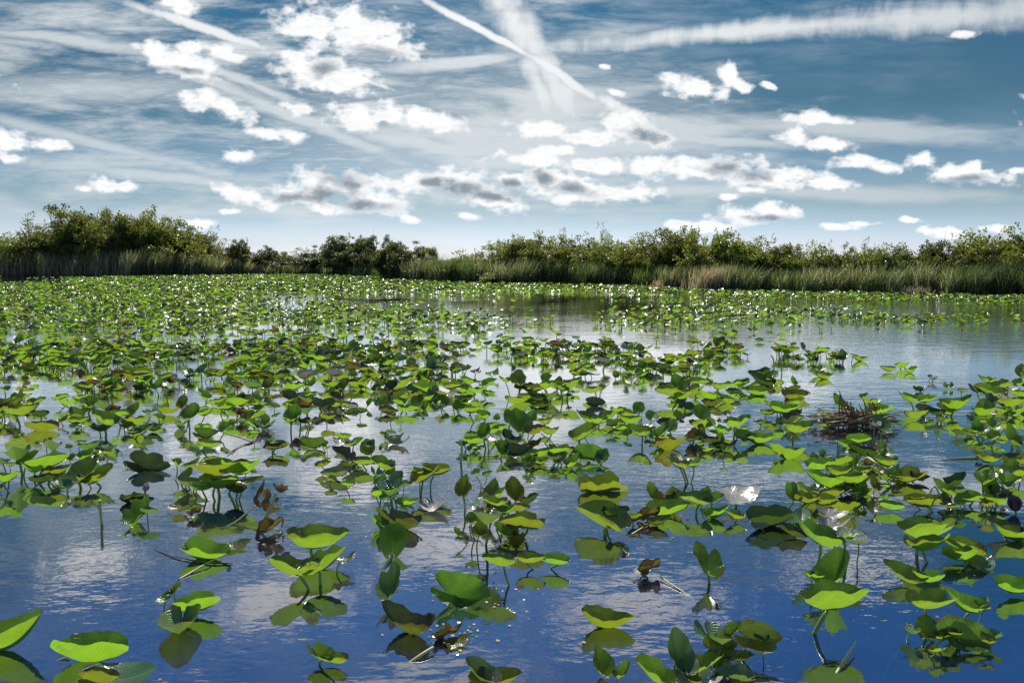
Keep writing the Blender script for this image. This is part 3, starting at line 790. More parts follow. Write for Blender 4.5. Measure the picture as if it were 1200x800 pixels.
def ragged_leaf(parent, base, target, size, yaw, pitch, tone, r):
    V, U, F, c = leaf_arrays(r, 21, 4, R(r.uniform(50, 85)), cup=.3, curl=r.uniform(-.6, .6), wave=.10, bite=2.0)
    V = (V * size) @ np.array(rot(yaw, pitch, r.uniform(-40, 40))).T + np.array(target - base)
    return link('leaf', mesh_np('leaf', V, F, c, [M_LEAF[tone]], uvs=U), parent)

stalk('floating_stalk', 'thick yellow stalk slanting into the water at the bottom left of centre', 'plant stalk',
      [at(440, 815, -.06), at(470, 785, -.02), at(492, 768, .01), at(508, 758, .02)], [.007, .0075, .007, .006], M_STALK)
stalk('cut_stalk', 'short cut stalk standing upright in open water at left', 'plant stalk',
      [at(120, 622, -.12), at(119.5, 614, 0), at(118, 603, .06), at(116.5, 586, .155)], [.009, .009, .0085, .009], M_STALK)
stalk('floating_stalk', 'yellow broken stalk rising from the water under the big fan-shaped leaf', 'plant stalk',
      [at(970, 808, -.04), at(982, 786, 0), at(992, 770, .02), at(1003, 752, .03)], [.006, .0065, .006, .003], M_STALK)
stalk('floating_stalk', 'thin brown and yellow stalk lying across the folded leaf with a bleached lobe', 'plant stalk',
      [at(180, 643, 0), at(205, 652, .006), at(245, 659, .008), at(273, 659, .006)], [.002, .003, .005, .003], M_STALKB)
stalk('floating_stalk', 'yellow stalk crossing the bleached lobe leaf down to the left', 'plant stalk',
      [at(209, 679, 0), at(225, 670, .006), at(242, 660, .016), at(262, 650, .01)], [.005, .006, .004, .002], M_STALK)
stalk('floating_stalk', 'curved pale stalk under water right of the big fan-shaped leaf', 'plant stalk',
      [at(992, 712, -.01), at(1012, 732, -.07), at(1022, 760, -.12), at(1027, 800, -.2)], [.006, .007, .007, .006], M_STALK)
stalk('floating_stalk', 'curved pale stalk under water left of the tent-shaped leaf', 'plant stalk',
      [at(1073, 737, -.005), at(1058, 757, -.06), at(1042, 780, -.12), at(1030, 812, -.2)], [.006, .007, .007, .006], M_STALK)
stalk('floating_stalk', 'thin pale stalk trailing right from the curled brown and white leaf', 'plant stalk',
      [at(774, 676, .012), at(800, 693, .002), at(832, 714, -.02), at(850, 728, -.06)], [.004, .004, .004, .003], M_STALK)
stalk('floating_stalk', 'thin stalk trailing lower left from the boat-shaped leaf', 'plant stalk',
      [at(82, 768, .01), at(60, 777, -.01), at(40, 786, -.03), at(20, 794, -.06)], [.004, .004, .004, .003], M_STALK)
stalk('floating_stalk', 'long straw coloured stalk lying on the water near the right edge', 'plant stalk',
      [at(1100, 539, 0), at(1120, 537, .005), at(1145, 536, .008)], [.002, .006, .009], M_STALK)
stalk('floating_stalk', 'pale stalk reaching from the wide wavy leaf down to its reflection', 'plant stalk',
      [at(753, 618, .03), at(738, 628, .0), at(729, 642, -.03), at(724, 655, -.07)], [.005, .005, .005, .004], M_STALK)
stalk('upright_stalk', 'pale upright stalk with a brown frayed top left of the central clump', 'plant stalk',
      [at(540, 548, -.1), at(540, 541, 0), at(541, 528, .09), at(541, 516, .17)], [.008, .0085, .009, .009], M_STALK)
stalk('bent_stalk', 'yellow hooked stalk over the broad olive leaf at right', 'plant stalk',
      [at(1091, 597, 0), at(1090, 578, .12), at(1096, 570, .16), at(1105, 590, .04)], [.005, .006, .006, .006], M_STALK)
stalk('bent_stalk', 'pale bent stalk crossing above the dark tipped lens leaf', 'plant stalk',
      [at(1012, 541, .08), at(1017, 536, .14), at(1030, 545, .12), at(1048, 556, .04)], [.006, .009, .009, .007], M_STALK)
stalk('upright_stalk', 'thin pale upright stalk bending over in the open water right of centre', 'plant stalk',
      [at(906, 437, 0), at(907, 428, .12), at(906, 420, .22), at(903, 416, .27)], [.008, .009, .009, .007], M_STALK)
stalk('upright_stalk', 'grey upright stalk carrying a small leaf right of centre', 'plant stalk',
      [at(916, 438, 0), at(916, 425, .15), at(918, 415, .28)], [.009, .009, .008], M_STALK)
stalk('bent_stalk', 'bent grey stalk beside the small round leaf in open water', 'plant stalk',
      [at(983, 423, 0), at(986, 416, .1), at(979, 408, .2)], [.008, .008, .006], M_STALK)
stalk('fallen_stalk', 'fallen dark knobbly stalk resting on the water right of the short leaf pair', 'plant stalk',
      [at(267, 531, 0), at(283, 521, .01), at(296, 517, .01), at(304, 505, .03)], [.004, .005, .006, .003], M_STALKB)
stalk('fallen_stalk', 'pale thin stalk slanting from the short leaf pair to the water', 'plant stalk',
      [at(265, 508, .1), at(280, 512, .05), at(296, 518, .0)], [.006, .006, .006], M_STALK)

# withered plant with hanging brown leaves on a leaning green stalk
r = random.Random(5)
root, b = stalk('withered_plant', 'leaning green stalk with hanging withered brown leaves at lower left', 'water plant',
      [at(298, 628, -.03), at(308, 612, .04), at(318, 594, .12), at(323, 578, .2)], [.009, .009, .008, .007], M_STALK)
for (px, py, z, s, tn) in ((330, 577, .19, .07, 'b'), (318, 580, .17, .08, 'b'), (304, 583, .14, .09, 'b'), (312, 600, .08, .09, 'b'), (298, 590, .1, .06, 'b'), (324, 590, .12, .05, 'b'), (316, 622, .02, .12, 'b'), (330, 620, .01, .08, 'b')):
    ragged_leaf(root, b, at(px, py, z), s * 1.3, r.uniform(0, 360), r.uniform(-70, 40), tn, r)
root2, b2 = stalk('floating_stalk', 'long yellow stalk running left from under the withered plant', 'plant stalk',
      [at(255, 622, -.02), at(275, 612, .01), at(290, 600, .05), at(300, 592, .08)], [.006, .006, .005, .004], M_STALK)

# flower buds
def petal_arrays(L, Wd, fold, r):
    V, F, c = [], [], []
    n = 6
    for i in range(n + 1):
        t = i / n
        w = Wd * math.sin(math.pi * min(1, t * .93 + .07)) ** .8
        for s in (-1, 0, 1):
            V.append((s * w, fold * (t ** 1.5) + .25 * w * (s * s), L * t))
    for i in range(n):
        for k in range(2):
            a = i * 3 + k
            F += [a, a + 1, a + 4, a + 3]; c.append(4)
    return np.array(V), np.array(F), np.array(c)
def bud(label, px, py, z, L, mat, spread, lean):
    p = at(px, py, z)
    root = link('flower_bud', None, loc=(p.x, p.y, 0)); tag(root, label, 'flower')
    r = random.Random(int(px))
    link('stem', tube_mesh('stem', [(0.02, 0, -.3), (0.005, 0, 0), (0, 0, z)], [.005, .006, .007], M_STEM), root)
    for k in range(6):
        V, F, c = petal_arrays(L * r.uniform(.85, 1.1), L * .32, spread * r.uniform(.6, 1.2), r)
        V[:, 1] += L * .12
        V = V @ np.array(Matrix.Rotation(k * math.pi / 3, 3, 'Z')).T @ np.array(Matrix.Rotation(R(lean), 3, 'Y')).T
        V[:, 2] += z
        o = link('petal', mesh_np('petal', V, F, c, [mat]), root)
bud('small pink white flower bud rising from dark curled leaves at left', 170, 575, .05, .055, M_PETAL, .01, 15)
bud('closed dark purple bud with white edges at right', 1190, 598, .02, .10, M_PURPLE, .02, -10)

# heap of twigs and red stalks
hc = at(1003, 500, 0)
heap = link('twig_heap', None, loc=hc)
tag(heap, 'heap of dead reddish stalks and pale twigs piled on the water', 'twig heap')
r = random.Random(21)
for i in range(110):
    an = r.uniform(-.5, .5) + (math.pi if r.random() < .5 else 0)
    rad = abs(r.gauss(0, .16))
    c = Vector((r.gauss(0, .17), r.gauss(0, .07), .02 + r.random() * .10))
    L = r.uniform(.15, .5)
    tilt = r.gauss(0, .18)
    d = Vector((math.cos(an), math.sin(an) * .6, tilt)).normalized() * L / 2
    m1 = Vector((r.uniform(-.02, .02), r.uniform(-.02, .02), r.uniform(-.01, .03)))
    z0 = max(0.0, .01 - min((c - d).z, (c + d).z))
    c.z += z0
    mt = r.choice([M_STALKB, M_STALKB, M_STALK, M_STALKR])
    link('twig', tube_mesh('twig', [c - d, c + m1, c + d], [.004, .006, .003], mt, 5), heap)
for i in range(12):
    x, y = r.gauss(0.02, .08), r.gauss(0, .04)
    h = r.uniform(.12, .26)
    lx = r.uniform(-.12, .10)
    link('red_stalk', tube_mesh('red_stalk', [(x, y, 0), (x + lx*.4, y, h*.6), (x + lx, y - .02, h)], [.008, .007, .004], M_STALKR, 6), heap)
for (x0, x1, h) in ((-.12, -.17, .34), (-.05, -.18, .36), (.12, .06, .27), (.20, .10, .24), (-.165, -.17, .33)):
    link('tall_stalk', tube_mesh('tall_stalk', [(x0, 0, .0), ((x0+x1)/2, 0, h*.55), (x1, 0, h)], [.006, .006, .003], M_STALKB, 6), heap)
for i in range(5):
    V, U, F, c = leaf_arrays(r, 21, 4, R(60), cup=.3, curl=.4, wave=.1, bite=2)
    s = r.uniform(.08, .14)
    V = (V * s) @ np.array(rot(r.uniform(0, 360), r.uniform(-20, 50), r.uniform(-40, 40))).T + np.array([r.uniform(-.2, .25), r.uniform(-.05, .05), .08 + r.random() * .08])
    link('withered_leaf', mesh_np('withered_leaf', V, F, c, [M_LEAF['b']], uvs=U), heap)

# scraps floating between the leaves
r = random.Random(3)
V_, F_, c_ = [], [], []
for k in range(420):
    cx, cy, sx, sy = r.choice([(528, 742, 55, 18), (560, 700, 50, 20), (600, 632, 30, 10), (330, 630, 30, 12), (1110, 740, 40, 14), (760, 605, 40, 8), (600, 560, 500, 60), (600, 680, 520, 80)])
    p = at(r.gauss(cx, sx * .5), max(470, r.gauss(cy, sy * .5)), .002)
    q = r.uniform(.003, .011); a = r.uniform(0, 6.28); b0 = len(V_)
    for j in range(5):
        rr_ = q * r.uniform(.5, 1.2)
        V_.append((p.x + rr_ * math.cos(a + j * 1.257), p.y + rr_ * math.sin(a + j * 1.257), .0025 + r.uniform(0, .003)))
    F_ += [b0 + j for j in range(5)]; c_.append(5)
tag(link('floating_scraps', mesh_np('floating_scraps', V_, F_, c_, [M_LEAF['b'], M_LEAF['y'], M_LEAF['s']], midx=[r.randrange(3) for _ in c_])),
    'tiny scraps of dead leaf floating between the plants', 'plant scraps', kind='stuff')

# ------------------------------------------------------------------ density of the lily pads over the pond
DY = [331, 336, 341, 347, 352, 357, 365, 378, 390, 405, 420, 440, 462]
DX = [50 + 100 * i for i in range(12)]
DEN = np.array([
 [.10,.85,.45,.95,.95, 1, 1, 1, 1, 1, 1, 1],
 [.90,.95,.90,.95,.95,.95,.95,1, 1, 1, 1, 1],
 [.95,.95,.85,.90,.90,.70,.75,.9,1, 1, 1, 1],
 [.95,.95,.70,.25,.45,.15,.10,.25,.85,.8,1, 1],
 [.95,.95,.90,.30,.30,.12,.08,.15,.60,.30,.75,1.],
 [.95,.95,.95,.65,.45,.15,.06,.15,.65,.06,.0,.55],
 [.95,.95,.85,.70,.60,.45,.15,.45,.78,.50,.28,.08],
 [.95,.95,.80,.75,.65,.55,.42,.55,.62,.58,.62,.45],
 [.90,.92,.78,.70,.65,.55,.48,.50,.50,.38,.24,.10],
 [.60,.85,.60,.70,.70,.60,.50,.35,.40,.16,.0,.0],
 [.60,.75,.40,.60,.60,.55,.45,.25,.30,.12,.0,.0],
 [.60,.60,.35,.40,.45,.35,.22,.20,.12,.0,.0,.0],
 [.45,.45,.12,.12,.10,.08,.05,.05,.0,.0,.0,.0]])
nz = nrg.random((64, 64))
def vnoise(x, y, s):
    x = x * s; y = y * s
    xi = np.floor(x).astype(int); yi = np.floor(y).astype(int)
    fx = x - xi; fy = y - yi
    fx = fx*fx*(3-2*fx); fy = fy*fy*(3-2*fy)
    g = lambda a, b: nz[a % 64, b % 64]
    return (g(xi, yi)*(1-fx)+g(xi+1, yi)*fx)*(1-fy) + (g(xi, yi+1)*(1-fx)+g(xi+1, yi+1)*fx)*fy
def density(px, py):
    px = np.asarray(px, float); py = np.asarray(py, float)
    j = np.clip(np.interp(py, DY, range(len(DY))), 0, len(DY) - 1.001)
    i = np.clip((px - 50) / 100, 0, 10.999)
    j0 = j.astype(int); i0 = i.astype(int); fj = j - j0; fi = i - i0
    fj = fj*fj*(3-2*fj)
    return (DEN[j0, i0]*(1-fi)+DEN[j0, i0+1]*fi)*(1-fj) + (DEN[j0+1, i0]*(1-fi)+DEN[j0+1, i0+1]*fi)*fj

# ------------------------------------------------------------------ middle distance plants: individuals
def dir_params(r):
    T = r.choice('RRRLLLCCUDQQPPVFWW')
    yaw, fold, pitch, roll = PRE[T]
    return yaw + r.uniform(-25, 25), max(4, fold + r.uniform(-10, 10)), pitch + r.uniform(-10, 10), roll + r.uniform(-8, 8)

vr = random.Random(99)
VARS = []
for k in range(14):
    VARS.append(leaf_arrays(vr, 17, 3, R(vr.choice([10, 25, 38, 45, 50, 55])), cup=vr.uniform(.02, .25), curl=vr.uniform(-.3, .3), wave=vr.uniform(.02, .06), bite=1.0 if k % 4 == 0 else 0))
MIDMESH = {}
def mid_leaf_mesh(k, tone):
    if (k, tone) not in MIDMESH:
        V, U, F, c = VARS[k]
        MIDMESH[(k, tone)] = mesh_np('leaf', V, F, c, [M_LEAF[tone]], uvs=U)
    return MIDMESH[(k, tone)]
STEMM = []
for k in range(6):
    bx, by = vr.uniform(-.06, .06), vr.uniform(-.04, .04)
    P = [(0, 0, 0), (bx*.5, by*.5, -.4), (bx, by, -1.0), (bx*1.3, by*1.3, -1.5)]
    STEMM.append(tube_mesh('stem', P, [.0055, .0065, .0065, .006], M_STEM, 5))

occupied = []
for o in list(COL.objects):
    if o.name.startswith('lily_plant'):
        occupied.append((o.location.x, o.location.y))
occ = np.array(occupied)

COLS = [(-99, 70, 'at the left edge'), (70, 190, 'towards the left edge'), (190, 300, 'at left'), (300, 400, 'at left, short of the centre'),
        (400, 500, 'left of the centre'), (500, 600, 'just left of the centre'), (600, 700, 'just right of the centre'), (700, 800, 'right of the centre'),
        (800, 900, 'at right'), (900, 1400, 'by the open rippled water at right')]
NUM = {3: 'three', 4: 'four', 5: 'five', 6: 'six', 7: 'seven', 8: 'eight'}
N_MID = 300 - len([1 for o in COL.objects if o.name.startswith('lily_plant')])
r = random.Random(4)
placed = []
tries = 0
cands = []
while len(cands) < 9000:
    y = math.sqrt(r.uniform(7.6 ** 2, 17.5 ** 2)); x = r.uniform(-.70, .70) * y
    px, py = to_px(x, y, 0)
    if px < -20 or px > 1220: continue
    dd = float(density([px], [py])[0])
    if r.random() > dd ** 1.25: continue
    if y < 14 and float(vnoise(np.array([x + 30]), np.array([y]), .95)[0]) > .25 + dd * .55: continue
    cands.append((x, y, px, py))
cands.sort(key=lambda c: c[1] + r.uniform(0, 1.2))
for (x, y, px, py) in cands:
    if len(placed) >= N_MID: break
    if y < 10.2 and np.min((occ[:, 0]-x)**2 + (occ[:, 1]-y)**2) < .42**2: continue
    if placed and min((a-x)**2 + (b-y)**2 for a, b in placed) < .37**2: continue
    placed.append((x, y))
MID_FRONT = max(p[1] for p in placed)
def make_mid(x, y, r, n=None):
    root = link('lily_plant', None, loc=(x, y, 0))
    px, py = to_px(x, y, 0)
    n = n or r.choice([4, 5, 5, 6, 6, 7, 8])
    tones = []
    for i in range(n):
        yaw, fold, pitch, roll = dir_params(r)
        k = r.randrange(len(VARS))
        tone = r.choices('gydbsw', [54, 14, 14, 3, 12, 5])[0]
        L = r.uniform(.13, .235)
        lx, ly = r.gauss(0, .12), r.gauss(0, .085)
        z = abs(r.gauss(.035, .045)) + .02
        me = mid_leaf_mesh(k, tone)
        o = link('leaf', me, root, (lx, ly, z))
        o.rotation_euler = rot(yaw, pitch, roll).to_euler()
        o.scale = (L, L, L)
        s = link('stem', r.choice(STEMM), root, (lx, ly, z))
        s.scale = (1, 1, (z + .06) / 1.0)
        s.rotation_euler = (0, 0, r.uniform(0, 6.28))
        tones.append(tone)
    odd = [w for k_, w in (('b', 'a withered one'), ('w', 'a glare-painted one'), ('s', 'a waxy one'), ('d', 'a dark one'), ('y', 'an olive one')) if k_ in tones]
    kinds = [o_.split(' ', 1)[1].rsplit(' one', 1)[0] for o_ in odd]
    feat = (' lily leaves, ' + ', '.join('one ' + k_ for k_ in kinds[:2])) if kinds else ' green lily leaves'
    colw = [c[2] for c in COLS if c[0] <= px < c[1]][0]
    row = 'near' if y < 9.6 else ('middle' if y < 11.6 else 'back')
    tag(root, NUM[n] + feat + ', ' + row + ' row, ' + colw, 'water plant', 'lily leaf clumps of the middle distance')
    return root
for (x, y) in placed:
    make_mid(x, y, r)
# ------------------------------------------------------------------ the rest of the lily plants: one object
def leaf_field(points, variants, size, zf, rs, stems=True):
    """joined arrays for many leaves; points (n,2)"""
    Vs, Us, Fs, Cs, Ms = [], [], [], [], []
    base = 0
    nV = len(variants)
    per = [[] for _ in range(nV)]
    for i in range(len(points)): per[rs.randrange(nV)].append(i)
    for k in range(nV):
        V, U, F, c = variants[k]
        for i in per[k]:
            x, y = points[i]
            yaw, fold, pitch, roll = dir_params(rs)
            M = np.array(rot(yaw + rs.uniform(-20, 20), pitch, roll))
            s = size * rs.uniform(.7, 1.2)
            z = zf(rs)
            W_ = (V * s) @ M.T + np.array([x, y, z])
            Vs.append(W_); Us.append(U); Fs.append(F + base); Cs.append(c)
            t = rs.choices(range(7), [66, 15, 7, 2, 6.5, 2.2, .25])[0]
            Ms.append(np.full(len(c), t)); base += len(V)
            if stems and z > .05:
                w = .007
                sv_ = np.array([[x-w, y, z], [x+w, y, z], [x+w, y, -.05], [x-w, y, -.05], [x, y+w, z], [x, y+w, -.05]])
                Vs.append(sv_); Us.append(np.zeros((6, 2)))
                Fs.append(np.array([0, 1, 2, 3, 1, 4, 5, 2, 4, 0, 3, 5]) + base); Cs.append(np.array([4, 4, 4])); Ms.append(np.full(3, 7)); base += 6
    return Vs, Us, Fs, Cs, Ms
LOW = [leaf_arrays(vr, 9, 1, R(vr.choice([15, 35, 45, 50])), cup=.15, wave=.04) for _ in range(8)]
MIDV = [leaf_arrays(vr, 11, 2, R(vr.choice([15, 30, 42, 50])), cup=vr.uniform(.05, .25), wave=.05) for _ in range(10)]

def sample_points(y0, y1, per_m2, clump):
    area = .74 * 2 * (y1 * y1 - y0 * y0) / 2
    n = int(area * per_m2)
    y = np.sqrt(nrg.uniform(y0 * y0, y1 * y1, n)); x = nrg.uniform(-.74, .74, n) * y
    f = y * CP + CAM_H * SP
    px = 600 + FPX * x / f
    py = 400 - FPX * (y * SP - CAM_H * CP) / f
    sy = np.interp(px, [p[0] for p in SHORE_PX], [p[1] for p in SHORE_PX])
    den = density(px, py)
    cl = vnoise(x + 200, y, clump)*.6 + vnoise(x + 100, y + 50, clump * 2.6)*.4
    cl = np.clip((cl - .5) / .40 + .5, 0, 1)
    keep = (py > sy - .3) & (cl < np.clip(den * 1.02 + (den - .5) * .25, 0, 1.1)) & (den > .01)
    keep &= nrg.random(n) < np.clip(den ** 1.6 * 1.6, 0, 1)
    return x[keep], y[keep]
rs = random.Random(77)
x, y = sample_points(8.3, 17.5, 32, 1.2)
# keep the strips in front of the individually placed plants open
gate = np.clip((y - 8.3) / 5.0, 0, 1) ** 1.0
kk = nrg.random(len(x)) < gate ** 1.5 * .30 + .01
x, y = x[kk], y[kk]
A1 = leaf_field(list(zip(x, y)), MIDV, .185, lambda q: abs(q.gauss(.035, .045)) + .015, rs)
print('mid stuff', len(x))
x, y = sample_points(17.5, 32, 20, .75)
A2 = leaf_field(list(zip(x, y)), LOW, .20, lambda q: abs(q.gauss(.04, .04)) + .015, rs)
print('far stuff', len(x))
x, y = sample_points(32, 90, 18, .4)
A3 = leaf_field(list(zip(x, y)), LOW, .25, lambda q: abs(q.gauss(.045, .04)) + .02, rs, stems=False)
print('farthest stuff', len(x))
cat5 = [sum((A[k] for A in (A1, A2, A3)), []) for k in range(5)]
# face offsets: each block started at zero
def shift(A, off): return [f + off for f in A[2]]
n1 = sum(len(v) for v in A1[0]); n2 = sum(len(v) for v in A2[0])
Fall = A1[2] + shift(A2, n1) + shift(A3, n1 + n2)
me = mesh_np('lily_pad_mat', np.concatenate(cat5[0]), np.concatenate(Fall), np.concatenate(cat5[3]), LEAF_MATS + [M_STEM],
             midx=np.concatenate(cat5[4]), uvs=np.concatenate(cat5[1]))
tag(link('lily_pad_mat', me), 'endless mat of small green lily leaves covering the far pond', 'water plants', kind='stuff')

# ------------------------------------------------------------------ reeds
def blades(points, hts, widths, lean, mats, name, uvh=True, seg=4):
    n = len(points)
    P = np.asarray(points)
    h = np.asarray(hts); w = np.asarray(widths)
    ang = nrg.uniform(0, 2*np.pi, n)
    side = np.stack([np.cos(ang), np.sin(ang)], 1)
    bend = nrg.normal(lean, .22, n) * h
    bendy = nrg.normal(0, .15, n) * h
    ts = np.linspace(0, 1, seg + 1)
    V = np.zeros((n, (seg + 1) * 2, 3)); U = np.zeros((n, (seg + 1) * 2, 2))
    droop = (nrg.random(n) < .35) * nrg.uniform(.1, .45, n)
    for i, t in enumerate(ts):
        cx = P[:, 0] + bend * t ** 2
        cy = P[:, 1] + bendy * t ** 2
        cz = P[:, 2] + h * (t - droop * np.maximum(0, t - .62) ** 1 * 1.8)
        ww = w * (1 - t ** 2.2) + .002
        V[:, 2*i, 0] = cx - side[:, 0]*ww; V[:, 2*i, 1] = cy - side[:, 1]*ww; V[:, 2*i, 2] = cz
        V[:, 2*i+1, 0] = cx + side[:, 0]*ww; V[:, 2*i+1, 1] = cy + side[:, 1]*ww; V[:, 2*i+1, 2] = cz
        U[:, 2*i, 1] = t; U[:, 2*i+1, 1] = t; U[:, 2*i+1, 0] = 1
    q = np.array([[2*i, 2*i+1, 2*i+3, 2*i+2] for i in range(seg)]).ravel()
    F = (np.arange(n)[:, None] * (seg + 1) * 2 + q[None, :]).ravel()
    return mesh_np(name, V.reshape(-1, 3), F, np.full(n * seg, 4), mats, uvs=U.reshape(-1, 2))

# height of the reed tops in the photograph along the shore
REED_PX = [(-200,296),(0,292),(60,293),(130,291),(200,291),(260,298),(300,305),(330,309),(440,310),(460,305),(500,298),(560,300),(620,301),(700,306),(780,310),(850,306),(900,309),(950,308),(1010,308),(1080,305),(1150,303),(1200,300),(1400,300)]
pts, hts, wds = [], [], []
pxs = nrg.uniform(-150, 1350, 46000)
for px in pxs:
    bk = abs(nrg.normal(0.2, 1.6))
    if 300 < px < 445 and nrg.random() < .45: continue
    p = shore_point(px, bk + .5*math.sin(px*.071) + .35*math.sin(px*.19+1))
    top = np.interp(px, [q[0] for q in REED_PX], [q[1] for q in REED_PX])
    d = at(px, shore_y(px)).y
    H = (HOR - top) / FPX * d + CAM_H
    pts.append((p.x, p.y, 0.0))
    cl = .80 + .34 * float(vnoise(np.array([px*.05+9]), np.array([bk]), 1.0)[0])
    hts.append(max(.5, H * cl * nrg.uniform(.45, 1.0)))
    wds.append(nrg.uniform(.008, .017) * d / 50 + .004)
tag(link('reeds', blades(pts, hts, wds, .17, [M_REED], 'reeds')), 'dense belt of cattails and sawgrass leaning right along the far bank', 'reeds', kind='stuff')

def grass_clump(label, px, back, n, H, spread, mat, name='grass_clump', lean=.15):
    c = shore_point(px, back)
    pts = [(nrg.normal(0, spread), nrg.normal(0, spread*.5), 0) for _ in range(n)]
    me = blades(pts, nrg.uniform(.5, 1.0, n) * H, nrg.uniform(.008, .016, n), lean, [mat], name)
    o = link(name, me, loc=(c.x, c.y, 0.02))
    tag(o, label, 'grass clump', kind='stuff')
grass_clump('pale bleached clump of dead grass in the reeds right of centre', 838, -.1, 1300, 1.35, .55, M_DRY)
grass_clump('smaller dry straw clump left of the bleached clump', 782, -.2, 350, .7, .4, M_DRY)
grass_clump('dry grey grass tuft at the far left bank', 8, 0, 700, 2.6, 1.6, M_DRY)
grass_clump('low tan grass tuft at the water edge on the right', 1068, -.3, 260, .5, .45, M_DRY)

# ------------------------------------------------------------------ trees and shrubs
def crown_mesh(seed, mat, h, wd, nleaf, leaf, spiky, low=0.12, thin=0.0):
    r = random.Random(seed); g = np.random.default_rng(seed)
    # limbs spread from the base; leaf clumps sit along them
    limbs = []
    nl = r.randint(9, 13)
    for i in range(nl):
        a = 2*math.pi*i/nl + r.uniform(-.4, .4)
        reach = wd * r.uniform(.25, 1.0)
        top = h * (1 - .38 * (reach / wd) ** 2) * r.uniform(.62, 1.0)
        b = Vector((math.cos(a) * reach, math.sin(a) * reach * .8, top))
        m_ = Vector((b.x * .35 + r.uniform(-.1, .1), b.y * .35, b.z * .52))
        limbs.append((Vector((r.uniform(-.1, .1), r.uniform(-.1, .1), 0)), m_, b))
    clumps = []
    for (a, m_, b) in limbs:
        for k in range(15):
            t = r.uniform(low, 1.02)
            p = a*(1-t)**2 + m_*2*t*(1-t) + b*t*t
            s = wd * .22 * (1.15 - .55*t)
            clumps.append((p + Vector((r.gauss(0, s), r.gauss(0, s), r.gauss(0, s*.5))), wd * r.uniform(.09, .20)))
    for k in range(spiky):     # upright sprigs over the outline
        a, m_, b = r.choice(limbs)
        q = b + Vector((r.gauss(0, wd*.16), r.gauss(0, wd*.1), 0))
        for j in range(4):
            clumps.append((q + Vector((r.gauss(0, .03), 0, h * (.01 + .028*j))), wd * (.055 - .009*j)))
    tot = sum(c[1]**2 for c in clumps) + 44 * (wd*.17)**2
    for k in range(44):
        a = r.uniform(0, 6.28); q = wd * math.sqrt(r.random()) * .85
        zc = h * math.sqrt(max(0.05, 1 - (q/wd)**2)) * r.uniform(.35, .86)
        clumps.append((Vector((math.cos(a)*q, math.sin(a)*q*.8, zc)), wd * r.uniform(.10, .24)))
    C_, S_ = [], []
    for (c, s) in clumps:
        n = max(4, int(nleaf * s*s / tot))
        C_.append(np.tile(np.array(c), (n, 1))); S_.append(np.full(n, s))
    C_ = np.concatenate(C_); S_ = np.concatenate(S_)
    n = len(C_)
    d = g.normal(size=(n, 3)); d /= np.linalg.norm(d, axis=1)[:, None]; d[:, 2] *= .62
    pos = C_ + d * (S_ * g.random(n) ** .45)[:, None]
    pos[:, 2] = np.maximum(pos[:, 2], .05)
    ax = g.normal(size=(n, 3)); ax[:, 2] = np.abs(ax[:, 2]) * .6; ax /= np.linalg.norm(ax, axis=1)[:, None]
    bx = np.cross(ax, g.normal(size=(n, 3))); bx /= np.linalg.norm(bx, axis=1)[:, None] + 1e-9
    L = leaf * g.uniform(.6, 1.25, n)[:, None]
    V = np.stack([pos - ax*L*.5, pos + bx*L*.26, pos + ax*L*.55, pos - bx*L*.26], 1).reshape(-1, 3)
    F = np.arange(4*n)
    crown = mesh_np('crown', V, F, np.full(n, 4), [mat], smooth=False)
    # trunk and limbs
    Vs, Fs, Cs, off = [], [], [], 0
    for (a, m_, b) in limbs:
        P = [a*(1-t)**2 + m_*2*t*(1-t) + b*t*t for t in (0, .25, .5, .75, 1.0)]
        v, f, c = tube_arrays(P, [.05*h/4, .04*h/4, .03*h/4, .018*h/4, .006*h/4], 5)
        Vs.append(v); Fs.append(f + off); Cs.append(c); off += len(v)
        for k in range(4):
            t = r.uniform(.35, .95); p = a*(1-t)**2 + m_*2*t*(1-t) + b*t*t
            e = p + Vector((r.gauss(0, wd*.25), r.gauss(0, wd*.2), abs(r.gauss(0, h*.11))))
            v, f, c = tube_arrays([p, (p+e)/2 + Vector((0, 0, .04)), e], [.013*h/4, .009*h/4, .004*h/4], 4)
            Vs.append(v); Fs.append(f + off); Cs.append(c); off += len(v)
    trunk = mesh_np('trunk', np.concatenate(Vs), np.concatenate(Fs), np.concatenate(Cs), [M_BARK])
    return crown, trunk

KINDS = {}
def kind(key):
    if key not in KINDS:
        base, v = key
        args = {'oak': dict(h=1.0, wd=.62, nleaf=12000, leaf=.040, spiky=4), 'dark': dict(h=1.0, wd=.60, nleaf=12000, leaf=.040, spiky=2),
                'bush': dict(h=1.0, wd=.85, nleaf=9000, leaf=.054, spiky=7), 'sparse': dict(h=1.0, wd=.55, nleaf=3600, leaf=.040, spiky=7)}[base]
        mt = {'oak': M_CROWN[0], 'dark': M_CROWN[1], 'bush': M_CROWN[2], 'sparse': M_CROWN[0]}[base]
        KINDS[key] = crown_mesh(hash((base, v)) % 1000 if False else {'oak': 10, 'dark': 20, 'bush': 30, 'sparse': 40}[base] + v, mt, **args)
    return KINDS[key]

def tree(px, top, wpx, kd, v, back, label, group=None, name='tree', cat='tree'):
    p = shore_point(px, back)
    H = (HOR - top) / FPX * p.y + CAM_H
    crown, trunk = kind((kd, v))
    root = link(name, None, loc=(p.x, p.y, .2))
    wd = wpx / FPX * p.y / .50
    tag(root, label, cat, group)
    for nm, me in (('trunk', trunk), ('crown', crown)):
        o = link(nm, me, root)
        o.scale = (wd, wd, H - .2)
        o.rotation_euler = (0, 0, (px * 1.7) % 6.28)
    return root

